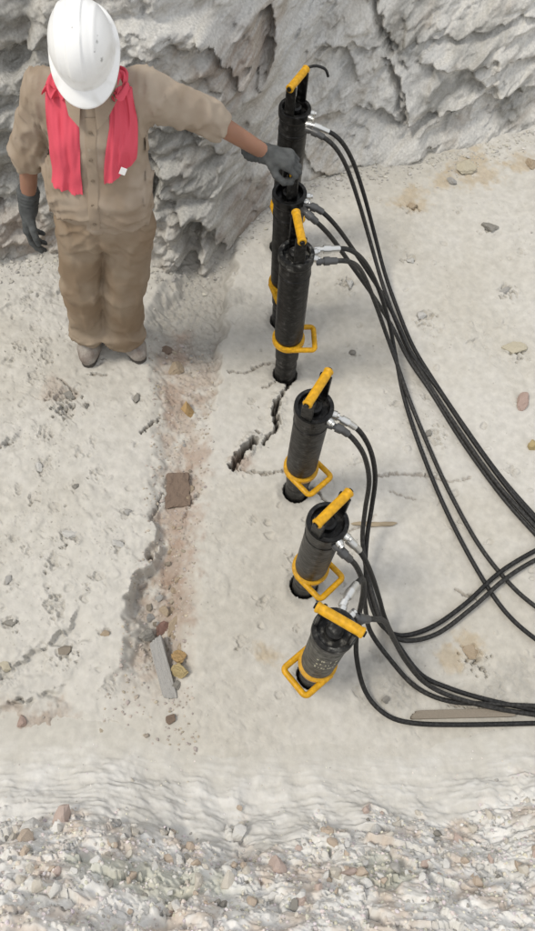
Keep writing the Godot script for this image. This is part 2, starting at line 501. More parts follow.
	# many small marks of boots and chips
	for n in 190:
		var c2 := Vector2(rng.randf_range(-1.5, -0.55), rng.randf_range(-2.3, -0.15)) if n < 100 else Vector2(rng.randf_range(-0.3, 1.3), rng.randf_range(-2.8, -0.3))
		var r := rng.randf_range(0.009, 0.024)
		var el2 := rng.randf_range(0.5, 1.0); var rot := rng.randf() * PI
		var sg := -1.0 if rng.randf() < 0.6 else 0.7
		stamp(c2 - Vector2.ONE * r * 2.5, c2 + Vector2.ONE * r * 2.5, func(k, p):
			var q: Vector2 = (p - c2).rotated(rot) / r
			q.y /= el2
			var l := q.length() * (1.0 + 0.6 * jit.get_noise_2d(p.x * 4.0, p.y * 4.0))
			FH[k] += sg * r * (0.40 * (1.0 - smoothstep(0.5, 0.9, l)) - 0.10 * exp(-pow((l - 1.15) / 0.3, 2.0))))
	for e in [
		[0.035, 0.1, [Vector2(-0.73, -0.555), Vector2(-0.743, -0.521), Vector2(-0.809, -0.452), Vector2(-0.886, -0.382)]],
		[0.02, 0.08, [Vector2(-1.407, -2.036), Vector2(-1.32, -2.085), Vector2(-1.133, -2.187)]],
		[0.02, 0.08, [Vector2(-1.325, -1.722), Vector2(-1.261, -1.77)]],
		[0.04, 0.12, [Vector2(-0.931, -0.214), Vector2(-0.838, -0.237), Vector2(-0.756, -0.281)]],
		[0.03, 0.09, [Vector2(-0.445, -0.822), Vector2(-0.49, -0.763), Vector2(-0.538, -0.68)]],
		[0.018, 0.06, [Vector2(-1.216, -1.304), Vector2(-1.154, -1.348), Vector2(-1.162, -1.415)]],
		[0.015, 0.06, [Vector2(-1.285, -2.252), Vector2(-1.173, -2.32)]],
		[0.014, 0.05, [Vector2(0.935, -2.185), Vector2(1.116, -2.346)]]]:
		var line: Array = e[2]
		var drop: float = e[0]; var reach: float = e[1]
		var bx := line_box(line, reach * 2.2)
		var dir := (line[-1] - line[0]) as Vector2
		stamp(bx.position, bx.end, func(k, p):
			var q := line_dist(p, line)
			var s := signf(q.y) if dir.x > 0 else -signf(q.y)
			var endf := 1.0 - smoothstep(0.0, 0.10, maxf(0.0, maxf((p - line[-1]).dot(dir.normalized()), (line[0] - p).dot(dir.normalized()))))
			var sd := q.x * s + 0.03 * jit.get_noise_2d(p.x * 2.5, p.y * 2.5)
			endf *= smoothstep(-0.15, 0.25, jit.get_noise_2d(p.x * 0.9 + 3.0, p.y * 0.9))
			FH[k] += endf * (-drop * smoothstep(-0.002, 0.005, sd) * exp(-maxf(sd, 0.0) / reach) + 0.25 * drop * exp(-pow((sd + 0.02) / 0.03, 2.0))))
	for e in [
		[0.02, 0.07, [Vector2(0.026, -1.857), Vector2(0.024, -1.823)]],
		[0.01, 0.05, [Vector2(0.053, -1.878), Vector2(0.056, -1.799), Vector2(0.036, -1.757), Vector2(0.013, -1.704)]],
		[0.024, 0.1, [Vector2(0.012, -1.71), Vector2(0.005, -1.644), Vector2(0.021, -1.582)]],
		[0.012, 0.05, [Vector2(0.021, -1.582), Vector2(0.019, -1.55), Vector2(-0.014, -1.514), Vector2(-0.033, -1.475)]],
		[0.036, 0.1, [Vector2(-0.076, -1.484), Vector2(-0.1, -1.45)]],
		[0.032, 0.1, [Vector2(-0.1, -1.45), Vector2(-0.131, -1.4), Vector2(-0.156, -1.346)]],
		[0.01, 0.03, [Vector2(-0.068, -1.532), Vector2(-0.062, -1.523)]],
		[0.008, 0.02, [Vector2(-0.164, -1.33), Vector2(-0.095, -1.329), Vector2(0.006, -1.327), Vector2(0.104, -1.36)]],
		[0.007, 0.018, [Vector2(-0.245, -1.835), Vector2(-0.157, -1.836), Vector2(-0.086, -1.898), Vector2(-0.019, -1.913)]],
		[0.007, 0.02, [Vector2(0.023, -1.834), Vector2(-0.026, -1.793), Vector2(-0.062, -1.766)]],
		[0.008, 0.02, [Vector2(0.203, -1.279), Vector2(0.242, -1.254), Vector2(0.276, -1.22)]],
		[0.009, 0.03, [Vector2(0.261, -0.813), Vector2(0.276, -0.784), Vector2(0.295, -0.761)]],
		[0.01, 0.012, [Vector2(0.508, -1.374), Vector2(0.599, -1.401), Vector2(0.724, -1.412)]],
		[0.007, 0.01, [Vector2(0.724, -1.412), Vector2(0.84, -1.392), Vector2(0.933, -1.425)]],
		[0.006, 0.01, [Vector2(0.557, -1.306), Vector2(0.681, -1.283)]],
		[0.007, 0.012, [Vector2(0.371, -1.085), Vector2(0.423, -1.11), Vector2(0.5, -1.177)]],
		[0.01, 0.03, [Vector2(-0.603, -1.449), Vector2(-0.564, -1.496), Vector2(-0.526, -1.544)]],
		[0.008, 0.02, [Vector2(-0.903, -1.725), Vector2(-0.809, -1.733)]],
		[0.008, 0.018, [Vector2(-1.215, -1.3), Vector2(-1.16, -1.337)]],
		[0.008, 0.018, [Vector2(-0.971, -2.211), Vector2(-0.853, -2.26)]],
		[0.007, 0.015, [Vector2(-0.344, -1.054), Vector2(-0.324, -1.151), Vector2(-0.287, -1.204)]],
		[0.008, 0.02, [Vector2(-0.483, -1.036), Vector2(-0.464, -1.133), Vector2(-0.455, -1.182)]],
		[0.008, 0.015, [Vector2(-1.026, -1.675), Vector2(-0.938, -1.621)]],
		[0.007, 0.015, [Vector2(0.866, -0.888), Vector2(0.965, -0.856)]],
		[0.007, 0.012, [Vector2(0.848, -0.41), Vector2(1.133, -0.416)]]]:
		var line: Array = e[2]
		var w: float = e[0]; var dp: float = e[1]
		var bx := line_box(line, w + 0.07)
		stamp(bx.position, bx.end, func(k, p):
			var p2: Vector2 = p + Vector2(jit.get_noise_2d(p.x * 5.0, p.y * 5.0), jit.get_noise_2d(p.x * 5.0 + 40.0, p.y * 5.0)) * 0.013
			var l := line_dist(p2, line).x
			var ww := w * 0.5 * (1.0 + (0.8 if w > 0.015 else 0.25) * jit.get_noise_2d(p.x * 4.0 + 9.0, p.y * 4.0))
			var in_ := 1.0 - smoothstep(ww - 0.003, ww + 0.0025, l)
			FH[k] -= dp * in_
			FH[k] += (0.12 if w > 0.015 else 0.0) * dp * exp(-pow((l - ww - 0.012) / 0.012, 2.0)) * (1.0 - in_)
			FC[k] = FC[k].lerp(Color(0.26, 0.22, 0.185), in_ * (0.9 if w > 0.015 else 0.55)))
	for s in [Vector2(-0.069, -2.627), Vector2(-0.016, -2.168), Vector2(0.031, -1.857), Vector2(0.141, -1.256), Vector2(0.216, -0.829), Vector2(0.279, -0.461)]:   # the drilled holes, with a little raised spoil
		var c2: Vector2 = s
		stamp(c2 - Vector2.ONE * 0.16, c2 + Vector2.ONE * 0.16, func(k, p):
			var l: float = (p - c2).length()
			FH[k] += -0.14 * (1.0 - smoothstep(0.053, 0.058, l)) + 0.006 * exp(-pow((l - 0.085) / 0.02, 2.0)) * (1.0 + jit.get_noise_2d(p.x * 2.0, p.y * 2.0))
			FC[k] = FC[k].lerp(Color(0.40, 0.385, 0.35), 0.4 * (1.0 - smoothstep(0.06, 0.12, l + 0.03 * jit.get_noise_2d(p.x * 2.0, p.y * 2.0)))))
	var tints := [Color(0.47, 0.38, 0.255), Color(0.37, 0.27, 0.21), Color(0.40, 0.335, 0.28), Color(0.40, 0.385, 0.35)]
	for e in [[0.615, -3.063, 0.116, 0], [0.967, -3.359, 0.178, 0], [1.226, -3.425, 0.098, 0], [0.768, -3.236, 0.089, 0], [-0.502, -1.919, 0.098, 1], [-0.467, -1.643, 0.116, 1], [-0.344, -1.054, 0.133, 1], [-0.358, -0.868, 0.116, 1], [-0.317, -0.698, 0.124, 1], [-0.511, -2.035, 0.08, 1], [-0.843, -0.102, 0.16, 2], [-0.676, -0.139, 0.116, 2], [0.542, -0.433, 0.133, 3], [0.847, -0.589, 0.08, 0], [1.116, -0.54, 0.116, 3], [0.93, -0.66, 0.071, 0], [0.644, -0.445, 0.107, 3], [-1.008, -1.595, 0.098, 2], [-0.127, -1.365, 0.062, 1], [-0.339, -1.397, 0.089, 1], [-0.361, -1.244, 0.107, 1], [0.555, -0.595, 0.062, 3], [1.012, -0.488, 0.089, 3], [-0.29, -2.25, 0.089, 3], [-0.514, -2.217, 0.151, 3], [-0.404, -1.992, 0.116, 3], [-0.608, -2.021, 0.116, 3], [0.221, -0.596, 0.044, 3], [0.084, -0.518, 0.062, 0]]:
		var c2 := Vector2(e[0], e[1]); var r: float = e[2]
		var tc: Color = tints[e[3]]
		stamp(c2 - Vector2.ONE * r * 1.7, c2 + Vector2.ONE * r * 1.7, func(k, p):
			var l: float = (p - c2).length() / r + 0.7 * jit.get_noise_2d(p.x, p.y) + 0.45 * spot.get_noise_2d(p.x * 2.0, p.y * 2.0)
			var w := 1.0 - smoothstep(0.25, 1.1, l)
			FH[k] += 0.006 * w * spot.get_noise_2d(p.x * 3.0, p.y * 3.0)
			FC[k] = FC[k].lerp(tc, w * 0.62))
	var P := PackedVector3Array(); P.resize(fnx * fnz)
	for j in fnz:
		for i in fnx: P[j * fnx + i] = Vector3(fx[i], FH[j * fnx + i], fz[j])
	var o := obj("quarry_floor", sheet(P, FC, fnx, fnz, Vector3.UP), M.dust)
	o.set_meta("kind", "structure"); o.set_meta("label", "pale dusty quarry floor with a dirt channel, cracks and trodden marks")

# ---------------------------------------------------------------- the rock face behind
var wall_base := [Vector2(-1.475, -2.33), Vector2(-1.2, -2.45), Vector2(-0.67, -2.42), Vector2(-0.4, -2.56), Vector2(-0.2, -2.86), Vector2(-0.012, -3.12), Vector2(0.37, -3.3), Vector2(0.88, -3.5), Vector2(1.326, -3.76), Vector2(1.7, -3.9)]
func wall_point(u: float, v: float) -> Vector3:
	var z := along2(wall_base, u)
	var ln := lerpf(0.26, 0.58, smoothstep(-1.0, 0.2, u))
	var vv := minf(v, 2.3)
	return Vector3(u, vv, z - ln * maxf(vv, 0.0) - maxf(0.0, v - 2.3))

func along2(line: Array, x: float) -> float:
	if x <= line[0].x: return line[0].y - 0.15 * (line[0].x - x) * 0.0
	for i in line.size() - 1:
		if x <= line[i + 1].x:
			var t: float = (x - line[i].x) / (line[i + 1].x - line[i].x)
			return lerpf(line[i].y, line[i + 1].y, t)
	return line[-1].y

func build_wall() -> void:
	var us := axis_lines(-2.7, 2.5, 0.0078, 9.0)
	var vs := PackedFloat32Array()
	var v := -0.2
	while v < 1.45: vs.append(v); v += 0.0066
	var dv := 0.0066
	while v < 14.0:
		dv *= 1.05 if v < 2.5 else 1.2; vs.append(v); v += dv
	var nx := us.size(); var nv := vs.size()
	var P := PackedVector3Array(); P.resize(nx * nv)
	var C := PackedColorArray(); C.resize(nx * nv)
	var wa := nz(2.2, 21, 3); var wb := nz(2.2, 22, 3)
	var big := cell(2.1, 23, FastNoiseLite.RETURN_CELL_VALUE); var mid := cell(5.5, 25, FastNoiseLite.RETURN_CELL_VALUE); var small := cell(15.0, 27, FastNoiseLite.RETURN_CELL_VALUE); var tiny := cell(34.0, 28, FastNoiseLite.RETURN_DISTANCE)
	var bigc := cell(2.1, 23, FastNoiseLite.RETURN_DISTANCE2_SUB); var midc := cell(5.5, 25, FastNoiseLite.RETURN_DISTANCE2_SUB)
	var rough := nz(5.0, 29, 5); var fine := nz(38.0, 31, 3); var rdg := nz(4.0, 33, 4); rdg.fractal_type = FastNoiseLite.FRACTAL_RIDGED
	var tone := nz(2.4, 35, 4); var spot := nz(13.0, 37, 4)
	var bed := nz(3.0, 39, 4)
	var white := Color(0.76, 0.742, 0.695); var grey := Color(0.63, 0.608, 0.560); var dark := Color(0.43, 0.408, 0.368); var brown := Color(0.44, 0.388, 0.328)
	var grooves := [
		[0.035, 0.1, [Vector2(-0.267, 0.868), Vector2(-0.245, 0.79), Vector2(-0.241, 0.692), Vector2(-0.249, 0.641)]],
		[0.06, 0.1, [Vector2(-0.505, 0.17), Vector2(-0.523, 0.084), Vector2(-0.545, -0.086)]],
		[0.03, 0.06, [Vector2(-0.439, 0.134), Vector2(-0.407, 0.049), Vector2(-0.387, -0.042)]],
		[0.02, 0.05, [Vector2(0.37, 0.444), Vector2(0.453, 0.312), Vector2(0.506, 0.177)]],
		[0.02, 0.05, [Vector2(0.246, 0.693), Vector2(0.297, 0.592), Vector2(0.384, 0.476)]],
		[0.02, 0.05, [Vector2(-0.135, 0.448), Vector2(-0.086, 0.29), Vector2(-0.025, 0.098)]],
		[0.03, 0.07, [Vector2(-0.753, 0.555), Vector2(-0.674, 0.447), Vector2(-0.717, 0.302)]]]
	var ledges := [
		[0.07, 0.16, [Vector2(0.362, 0.238), Vector2(0.501, 0.155), Vector2(0.661, 0.175), Vector2(0.879, 0.197), Vector2(1.049, 0.198), Vector2(1.257, 0.186)]],
		[0.05, 0.1, [Vector2(0.572, 0.414), Vector2(0.75, 0.353), Vector2(0.937, 0.368), Vector2(1.204, 0.329)]],
		[0.05, 0.1, [Vector2(0.629, 0.496), Vector2(0.842, 0.494), Vector2(0.993, 0.527), Vector2(1.133, 0.52)]],
		[0.05, 0.12, [Vector2(0.226, 0.696), Vector2(0.328, 0.568), Vector2(0.443, 0.446)]],
		[0.07, 0.12, [Vector2(0.372, 0.437), Vector2(0.459, 0.332), Vector2(0.538, 0.181)]],
		[0.05, 0.1, [Vector2(-0.022, 0.072), Vector2(0.149, -0.001), Vector2(0.34, 0.005), Vector2(0.518, -0.047), Vector2(0.704, 0.014)]],
		[0.08, 0.14, [Vector2(-0.48, 0.932), Vector2(-0.413, 0.833), Vector2(-0.339, 0.699), Vector2(-0.276, 0.629)]],
		[0.05, 0.1, [Vector2(-0.702, 0.686), Vector2(-0.579, 0.622), Vector2(-0.428, 0.478)]],
		[0.06, 0.12, [Vector2(-1.305, 0.908), Vector2(-1.186, 0.938), Vector2(-1.085, 0.982)]],
		[0.05, 0.1, [Vector2(-1.36, 0.63), Vector2(-1.238, 0.634), Vector2(-1.147, 0.662)]],
		[0.05, 0.1, [Vector2(-1.427, 0.288), Vector2(-1.316, 0.298), Vector2(-1.219, 0.213)]],
		[0.06, 0.12, [Vector2(-0.645, 0.37), Vector2(-0.534, 0.214), Vector2(-0.462, 0.116), Vector2(-0.342, -0.018)]],
		[0.05, 0.1, [Vector2(-0.775, 0.919), Vector2(-0.654, 0.966), Vector2(-0.503, 0.933)]],
		[0.05, 0.09, [Vector2(-0.034, 0.535), Vector2(0.109, 0.539), Vector2(0.272, 0.519)]],
		[0.05, 0.09, [Vector2(0.055, 0.253), Vector2(0.209, 0.264), Vector2(0.348, 0.233)]]]
	var tints := [Color(0.37, 0.305, 0.255), Color(0.30, 0.295, 0.27), Color(0.64, 0.636, 0.615), Color(0.47, 0.40, 0.31)]
	var patches := [[-0.391, 0.837, 0.158, 0], [-0.32, 0.702, 0.102, 0], [-0.246, 0.753, 0.074, 0], [-0.335, 0.637, 0.074, 0], [-1.214, 0.893, 0.326, 1], [-1.322, 0.391, 0.326, 1], [-0.663, 0.556, 0.279, 1], [-0.49, 0.32, 0.209, 1], [-0.26, 0.107, 0.14, 0], [-0.18, -0.062, 0.102, 0], [-0.538, 0.641, 0.158, 1], [-0.389, 0.96, 0.14, 2], [-0.689, 1.059, 0.214, 2], [0.564, 0.341, 0.279, 2], [0.185, 0.393, 0.233, 2], [0.848, 0.474, 0.186, 1], [0.454, 0.573, 0.158, 1], [0.699, 0.24, 0.158, 1], [0.139, 0.057, 0.121, 3], [-0.147, -0.267, 0.074, 3], [0.978, 0.06, 0.121, 2], [-0.098, 0.697, 0.186, 2], [0.281, 0.165, 0.186, 2], [1.135, 0.115, 0.14, 1], [-1.371, 0.112, 0.186, 0], [-0.945, -0.036, 0.14, 1]]
	var D := PackedFloat32Array(); D.resize(nx * nv)
	var E := PackedFloat32Array(); E.resize(nx * nv)
	for j in nv:
		for i in nx:
			var u := us[i]; var vv := vs[j]
			var k := j * nx + i
			var dip := lerpf(0.05, -0.30, smoothstep(-0.6, 0.6, u))
			var lft := 1.0 - smoothstep(-0.3, 0.35, u)
			var x := u + 0.05 * wa.get_noise_2d(u, vv); var y := vv + 0.05 * wb.get_noise_2d(u, vv)
			var xs := x; var ys := (y + dip * x) * 1.75
			var f1 := facet(xs * 3.1 + 0.5, ys * 2.6, 1, 1.3); var f2 := facet(x * 7.5 + 3.1, (y + dip * x) * 9.0, 2, 1.5)
			var xf := u + 0.02 * rough.get_noise_2d(u * 2.0, vv * 2.0); var f3 := facet(xf * 20.0, (vv + dip * xf) * 26.0, 3, 1.4)
			var rg := rough.get_noise_2d(x, y * 1.4)
			var rm := clampf(0.50 + 1.3 * tone.get_noise_2d(u + 7.0, vv) + 0.35 * lft, 0.08, 1.2)
			var d := 0.078 * f1.x + 0.042 * f2.x * (0.55 + 0.45 * rm)
			d -= 0.012 * (1.0 - smoothstep(0.0, 0.06, f1.y)) + 0.006 * (1.0 - smoothstep(0.0, 0.12, f2.y)) * rm
			E[k] = 0.016 * rm * f3.x + 0.006 * rm * tiny.get_noise_2d(x, y * 1.3) + 0.0030 * rm * fine.get_noise_2d(u, vv)
			d += 0.030 * rg + 0.010 * rm * f3.x
			# bedding: thin proud and recessed layers
			d += 0.010 * sin(ys * 26.0 + 6.0 * bed.get_noise_2d(u, vv)) * lerpf(0.4, 1.2, lft)
			var bt := smoothstep(0.02, 0.14, vv)
			D[k] = d * lerpf(0.55, 1.0, bt) * (1.0 - smoothstep(2.0, 5.0, vv) * 0.6) + 0.03 * (1.0 - bt)
			var t := tone.get_noise_2d(u, vv); var s := spot.get_noise_2d(u, vv)
			var c := white.lerp(grey, clampf(0.20 + 0.55 * lft + 1.7 * t + 1.0 * s, 0, 1))
			c = c.lerp(dark, clampf(-0.32 + 0.46 * lft - 0.9 * rg + 0.9 * s, 0, 1) * 0.8)
			c = c.lerp(brown, clampf(-0.25 + 1.6 * tone.get_noise_2d(u * 1.3 + 20.0, vv * 1.3) + 0.30 * lft, 0, 0.75))
			C[k] = c
	for pass_ in 2:   # weathered: the sharpest steps are rounded off
		var G := D.duplicate()
		for j in range(1, nv - 1):
			for i in range(1, nx - 1):
				var k := j * nx + i
				G[k] = (D[k] * 2.0 + D[k - 1] + D[k + 1] + D[k - nx] + D[k + nx] + 0.5 * (D[k - nx - 1] + D[k - nx + 1] + D[k + nx - 1] + D[k + nx + 1])) / 8.0
		D = G
	for k in D.size(): D[k] += E[k]
	for e in ledges:
		var line: Array = e[2]; var outw: float = e[0] * 0.72; var reach: float = e[1]
		var bx := line_box(line, reach * 2.0)
		var dir := (line[-1] - line[0]) as Vector2
		for j in nv:
			if vs[j] < bx.position.y or vs[j] > bx.end.y: continue
			for i in nx:
				if us[i] < bx.position.x or us[i] > bx.end.x: continue
				var p := Vector2(us[i], vs[j])
				var q := line_dist(p, line)
				var s := signf(q.y) if dir.x > 0 else -signf(q.y)
				var sd := q.x * s + 0.035 * wa.get_noise_2d(p.x * 4.0, p.y * 4.0)
				var endf := 1.0 - smoothstep(0.0, 0.10, maxf(0.0, maxf((p - line[-1]).dot(dir.normalized()), (line[0] - p).dot(dir.normalized()))))
				D[j * nx + i] += endf * (outw * smoothstep(-0.004, 0.010, sd) * exp(-maxf(sd, 0.0) / reach) - 0.5 * outw * exp(-pow((sd + 0.012) / 0.022, 2.0)))
	for e in grooves:
		var line: Array = e[2]; var w: float = e[0]; var dp: float = e[1]
		var bx := line_box(line, w + 0.1)
		for j in nv:
			if vs[j] < bx.position.y or vs[j] > bx.end.y: continue
			for i in nx:
				if us[i] < bx.position.x or us[i] > bx.end.x: continue
				var p := Vector2(us[i], vs[j])
				var l := line_dist(p + Vector2(wa.get_noise_2d(p.x * 5.0, p.y * 5.0), wb.get_noise_2d(p.x * 5.0, p.y * 5.0)) * 0.03, line).x
				D[j * nx + i] -= dp * (1.0 - smoothstep(w * 0.3, w * 1.1, l)) - 0.3 * dp * exp(-pow((l - w * 1.5) / 0.03, 2.0))
	for e in patches:
		var c2 := Vector2(e[0], e[1]); var r: float = e[2]
		var tc: Color = tints[e[3]]
		for j in nv:
			if absf(vs[j] - c2.y) > r * 1.6: continue
			for i in nx:
				if absf(us[i] - c2.x) > r * 1.6: continue
				var p := Vector2(us[i], vs[j])
				var l := (p - c2).length() / r + 0.8 * wa.get_noise_2d(p.x * 3.0, p.y * 3.0) + 0.5 * spot.get_noise_2d(p.x, p.y)
				C[j * nx + i] = C[j * nx + i].lerp(tc, 0.7 * (1.0 - smoothstep(0.3, 1.05, l)))
	for j in nv:
		for i in nx:
			var k := j * nx + i
			var flat := smoothstep(2.0, 2.6, vs[j])
			var n := Vector3(-0.12 * smoothstep(-0.4, 0.2, us[i]), lerpf(0.22, 1.0, flat), lerpf(0.95, 0.1, flat)).normalized()
			P[k] = wall_point(us[i], vs[j]) + n * D[k]
	# rubble powder lies on what faces up
	for j in range(1, nv - 1):
		for i in range(1, nx - 1):
			var k := j * nx + i
			var n := (P[k + nx] - P[k - nx]).cross(P[k + 1] - P[k - 1]).normalized()
			var up := absf(n.y)
			C[k] = C[k].lerp(Color(0.68, 0.668, 0.630), smoothstep(0.5, 0.85, up) * 0.4)
	var o := obj("rock_face", sheet(P, C, nx, nv, Vector3(0, 0.3, 1)), M.rock)
	o.set_meta("kind", "structure"); o.set_meta("label", "rough grey and white rock face behind the worker and the splitters")

# ---------------------------------------------------------------- the near bank under the camera
var bank_tab := PackedVector2Array()
func bank_profile(s: float) -> Vector2:   # arc length -> (distance back from the foot line, height)
	if bank_tab.size() == 0:
		var p := Vector2.ZERO
		for i in 4000:
			bank_tab.append(p)
			var a := i * 0.005
			var th := deg_to_rad(lerpf(9.0, 64.0, smoothstep(0.0, 0.45, a))) * (1.0 - smoothstep(1.25, 1.6, a))
			p += Vector2(cos(th), sin(th)) * 0.005
	if s < 0.0: return Vector2(s, s * 0.35)
	var k := s / 0.005
	var i := mini(int(k), 3998)
	return bank_tab[i].lerp(bank_tab[i + 1], k - i)

var bank_p: PackedVector3Array; var bank_nx: int; var bank_us: PackedFloat32Array; var bank_vs: PackedFloat32Array
func rubble_mask(u: float, s: float, n: float) -> float:
	return smoothstep(-0.05, 0.07, s - (0.36 - 0.10 * u - 0.10 * smoothstep(-0.3, -0.9, u)) + 0.14 * n)

func build_bank() -> void:
	var us := axis_lines(-1.4, 1.4, 0.0068, 9.0)
	var vs := PackedFloat32Array()
	var v := -0.12
	while v < 0.95: vs.append(v); v += 0.0058
	var dv := 0.0058
	while v < 16.0:
		dv *= 1.14; vs.append(v); v += dv
	var nx := us.size(); var nv := vs.size()
	var P := PackedVector3Array(); P.resize(nx * nv)
	var C := PackedColorArray(); C.resize(nx * nv)
	var broad := nz(1.6, 41, 4); var lump := nz(7.0, 43, 4); var fine := nz(34.0, 45, 3); var streak := nz(5.0, 47, 4)
	var blk := cell(9.0, 49, FastNoiseLite.RETURN_CELL_VALUE); var peb := cell(26.0, 51, FastNoiseLite.RETURN_DISTANCE); var pebv := cell(26.0, 51, FastNoiseLite.RETURN_CELL_VALUE)
	var tone := nz(2.6, 53, 4); var spot := nz(14.0, 55, 3)
	var white := Color(0.80, 0.792, 0.765); var pale := Color(0.74, 0.725, 0.685); var tan_ := Color(0.62, 0.515, 0.425); var grey := Color(0.54, 0.522, 0.490); var green := Color(0.56, 0.57, 0.49)
	for j in nv:
		for i in nx:
			var u := us[i]; var s := vs[j]
			var pr := bank_profile(s)
			var z0 := -0.190 - 0.120 * clampf(u, -1.6, 1.6) + 0.030 * sin(u * 2.9 + 0.6) + 0.014 * sin(u * 7.1 + 2.0)
			var n := broad.get_noise_2d(u, s)
			var rb := rubble_mask(u, s, lump.get_noise_2d(u * 0.6, s * 0.6) * 1.6)
			var st := streak.get_noise_2d(u * 0.9, (s - 0.10 * u) * 9.0)
			var lm := lump.get_noise_2d(u, s)
			var cellv := pebv.get_noise_2d(u, s)
			var foot := smoothstep(0.0, 0.22, s)
			var d := (0.05 * n + 0.018 * lm) * foot + (1.0 - rb) * (0.006 * st + 0.002 * fine.get_noise_2d(u, s)) * foot
			var g1 := facet(u * 9.0 + lm, s * 10.0, 5, 1.4); var g2 := facet(u * 24.0 + 2.0 * lm, s * 27.0, 6, 1.5)
			d += rb * (0.030 * g1.x - 0.006 * (1.0 - smoothstep(0.0, 0.15, g1.y)) + 0.012 * g2.x - 0.003 * (1.0 - smoothstep(0.0, 0.2, g2.y)) + 0.004 * fine.get_noise_2d(u, s))
			cellv = 0.5 * cellv + g2.x
			P[j * nx + i] = Vector3(u, pr.y, z0 + pr.x) + Vector3(0, 0.75, -0.65) * d
			var t := tone.get_noise_2d(u, s); var sp := spot.get_noise_2d(u, s)
			var c := Color(0.60, 0.585, 0.545).lerp(Color(0.70, 0.690, 0.660), clampf(0.5 + 1.2 * st + 0.8 * t, 0, 1))
			c = c.lerp(grey, clampf(-0.35 - 0.9 * st + 0.5 * sp, 0, 0.4))
			var rc := white.lerp(pale, clampf(0.4 + cellv * 0.8, 0, 1)).lerp(tan_, clampf(0.10 + 1.5 * tone.get_noise_2d(u * 1.5 + 5.0, s * 1.5) + 0.5 * sp + 0.3 * cellv, 0, 0.7))
			rc = rc.lerp(grey, clampf(0.9 * spot.get_noise_2d(u * 0.8 + 30.0, s * 0.8) + 0.3 * cellv - 0.32, 0, 0.5))
			c = Color(0.55, 0.530, 0.480).lerp(c, smoothstep(0.0, 0.22, s + 0.1 * lm)).lerp(rc, rb)
			var gp := Vector2((u + 0.20) / 0.28, (s - 0.66) / 0.09).length() + 0.5 * lm
			var gq := Vector2((u - 0.52) / 0.12, (s - 0.62) / 0.11).length() + 0.5 * lm
			c = c.lerp(green, 0.75 * (1.0 - smoothstep(0.6, 1.1, minf(gp, gq))))
			C[j * nx + i] = c
	bank_p = P; bank_nx = nx; bank_us = us; bank_vs = vs
	var o := obj("near_bank", sheet(P, C, nx, nv, Vector3(0, 0.8, -0.6)), M.bank)
	o.set_meta("kind", "structure"); o.set_meta("label", "pale rubble bank rising at the near side of the quarry floor")
	# loose stones bedded in the bank, each a piece of it
	var shapes := []
	for k in 9: shapes.append(stone_mesh(700 + k, 1, 14, 0.12))
	var mats := [M.bk_white, M.bk_white, M.bk_white, M.bk_white, M.bk_white, M.bk_cream, M.bk_cream, M.bk_tan, M.bk_tan, M.bk_grey, M.bk_grey, M.bk_pink, M.st_grey2]
	var lmp := nz(7.0, 43, 4)
	var made := 0
	var tries := 0
	while made < 290 and tries < 6000:
		tries += 1
		var u := rng.randf_range(-1.05, 1.15); var s := rng.randf_range(0.10, 0.80)
		var rb := rubble_mask(u, s, lmp.get_noise_2d(u * 0.6, s * 0.6) * 1.6)
		if rng.randf() > 0.04 + 0.96 * rb: continue
		var size := 0.020 + 0.036 * pow(rng.randf(), 2.0)
		if made < 12: size = rng.randf_range(0.05, 0.085)
		var p := bank_at(u, s)
		var st2 := obj("stone", shapes[rng.randi() % shapes.size()], mats[rng.randi() % mats.size()], o)
		st2.position = p + Vector3(0, 0.75, -0.65) * size * 0.02
		st2.basis = Basis.from_euler(Vector3(rng.randf() * TAU, rng.randf() * TAU, rng.randf() * TAU)).scaled(Vector3(1, 1, 1) * size)
		st2.scale = Vector3(size * rng.randf_range(0.9, 1.5), size * rng.randf_range(0.6, 0.9), size)
		made += 1
	# the finer gravel between them
	var mm := MultiMesh.new()
	mm.transform_format = MultiMesh.TRANSFORM_3D; mm.use_colors = true; mm.mesh = stone_mesh(812, 0, 7, 0.2)
	mm.instance_count = 5200
	for k in 5200:
		var u := rng.randf_range(-1.3, 1.4); var s := rng.randf_range(0.05, 0.95)
		var rb := rubble_mask(u, s, lmp.get_noise_2d(u * 0.6, s * 0.6) * 1.6)
		var size := rng.randf_range(0.006, 0.017) * (0.5 + 0.5 * rb) * (1.0 if rng.randf() < 0.15 + rb else 0.0)
		mm.set_instance_transform(k, Transform3D(Basis.from_euler(Vector3(rng.randf() * TAU, rng.randf() * TAU, 0)).scaled(Vector3.ONE * size), bank_at(u, s) - Vector3(0, 0.75, -0.65) * size * 0.15))
		var g := rng.randf_range(0.50, 0.76)
		mm.set_instance_color(k, Color(g, g * rng.randf_range(0.88, 1.0), g * rng.randf_range(0.76, 0.97)) if rng.randf() < 0.92 else Color(0.36, 0.345, 0.32))
	scatter("bank_gravel", mm, "fine gravel lying between the stones of the near bank")

func scatter(called: String, mm: MultiMesh, label: String) -> void:
	var o := MultiMeshInstance3D.new()
	o.name = called; o.multimesh = mm; o.material_override = M.chips
	o.set_meta("kind", "stuff"); o.set_meta("label", label)
	add_child(o, true)

func bank_at(u: float, s: float) -> Vector3:
	var i := bank_us.bsearch(u); var j := bank_vs.bsearch(s)
	return bank_p[mini(j, bank_vs.size() - 1) * bank_nx + mini(i, bank_nx - 1)]

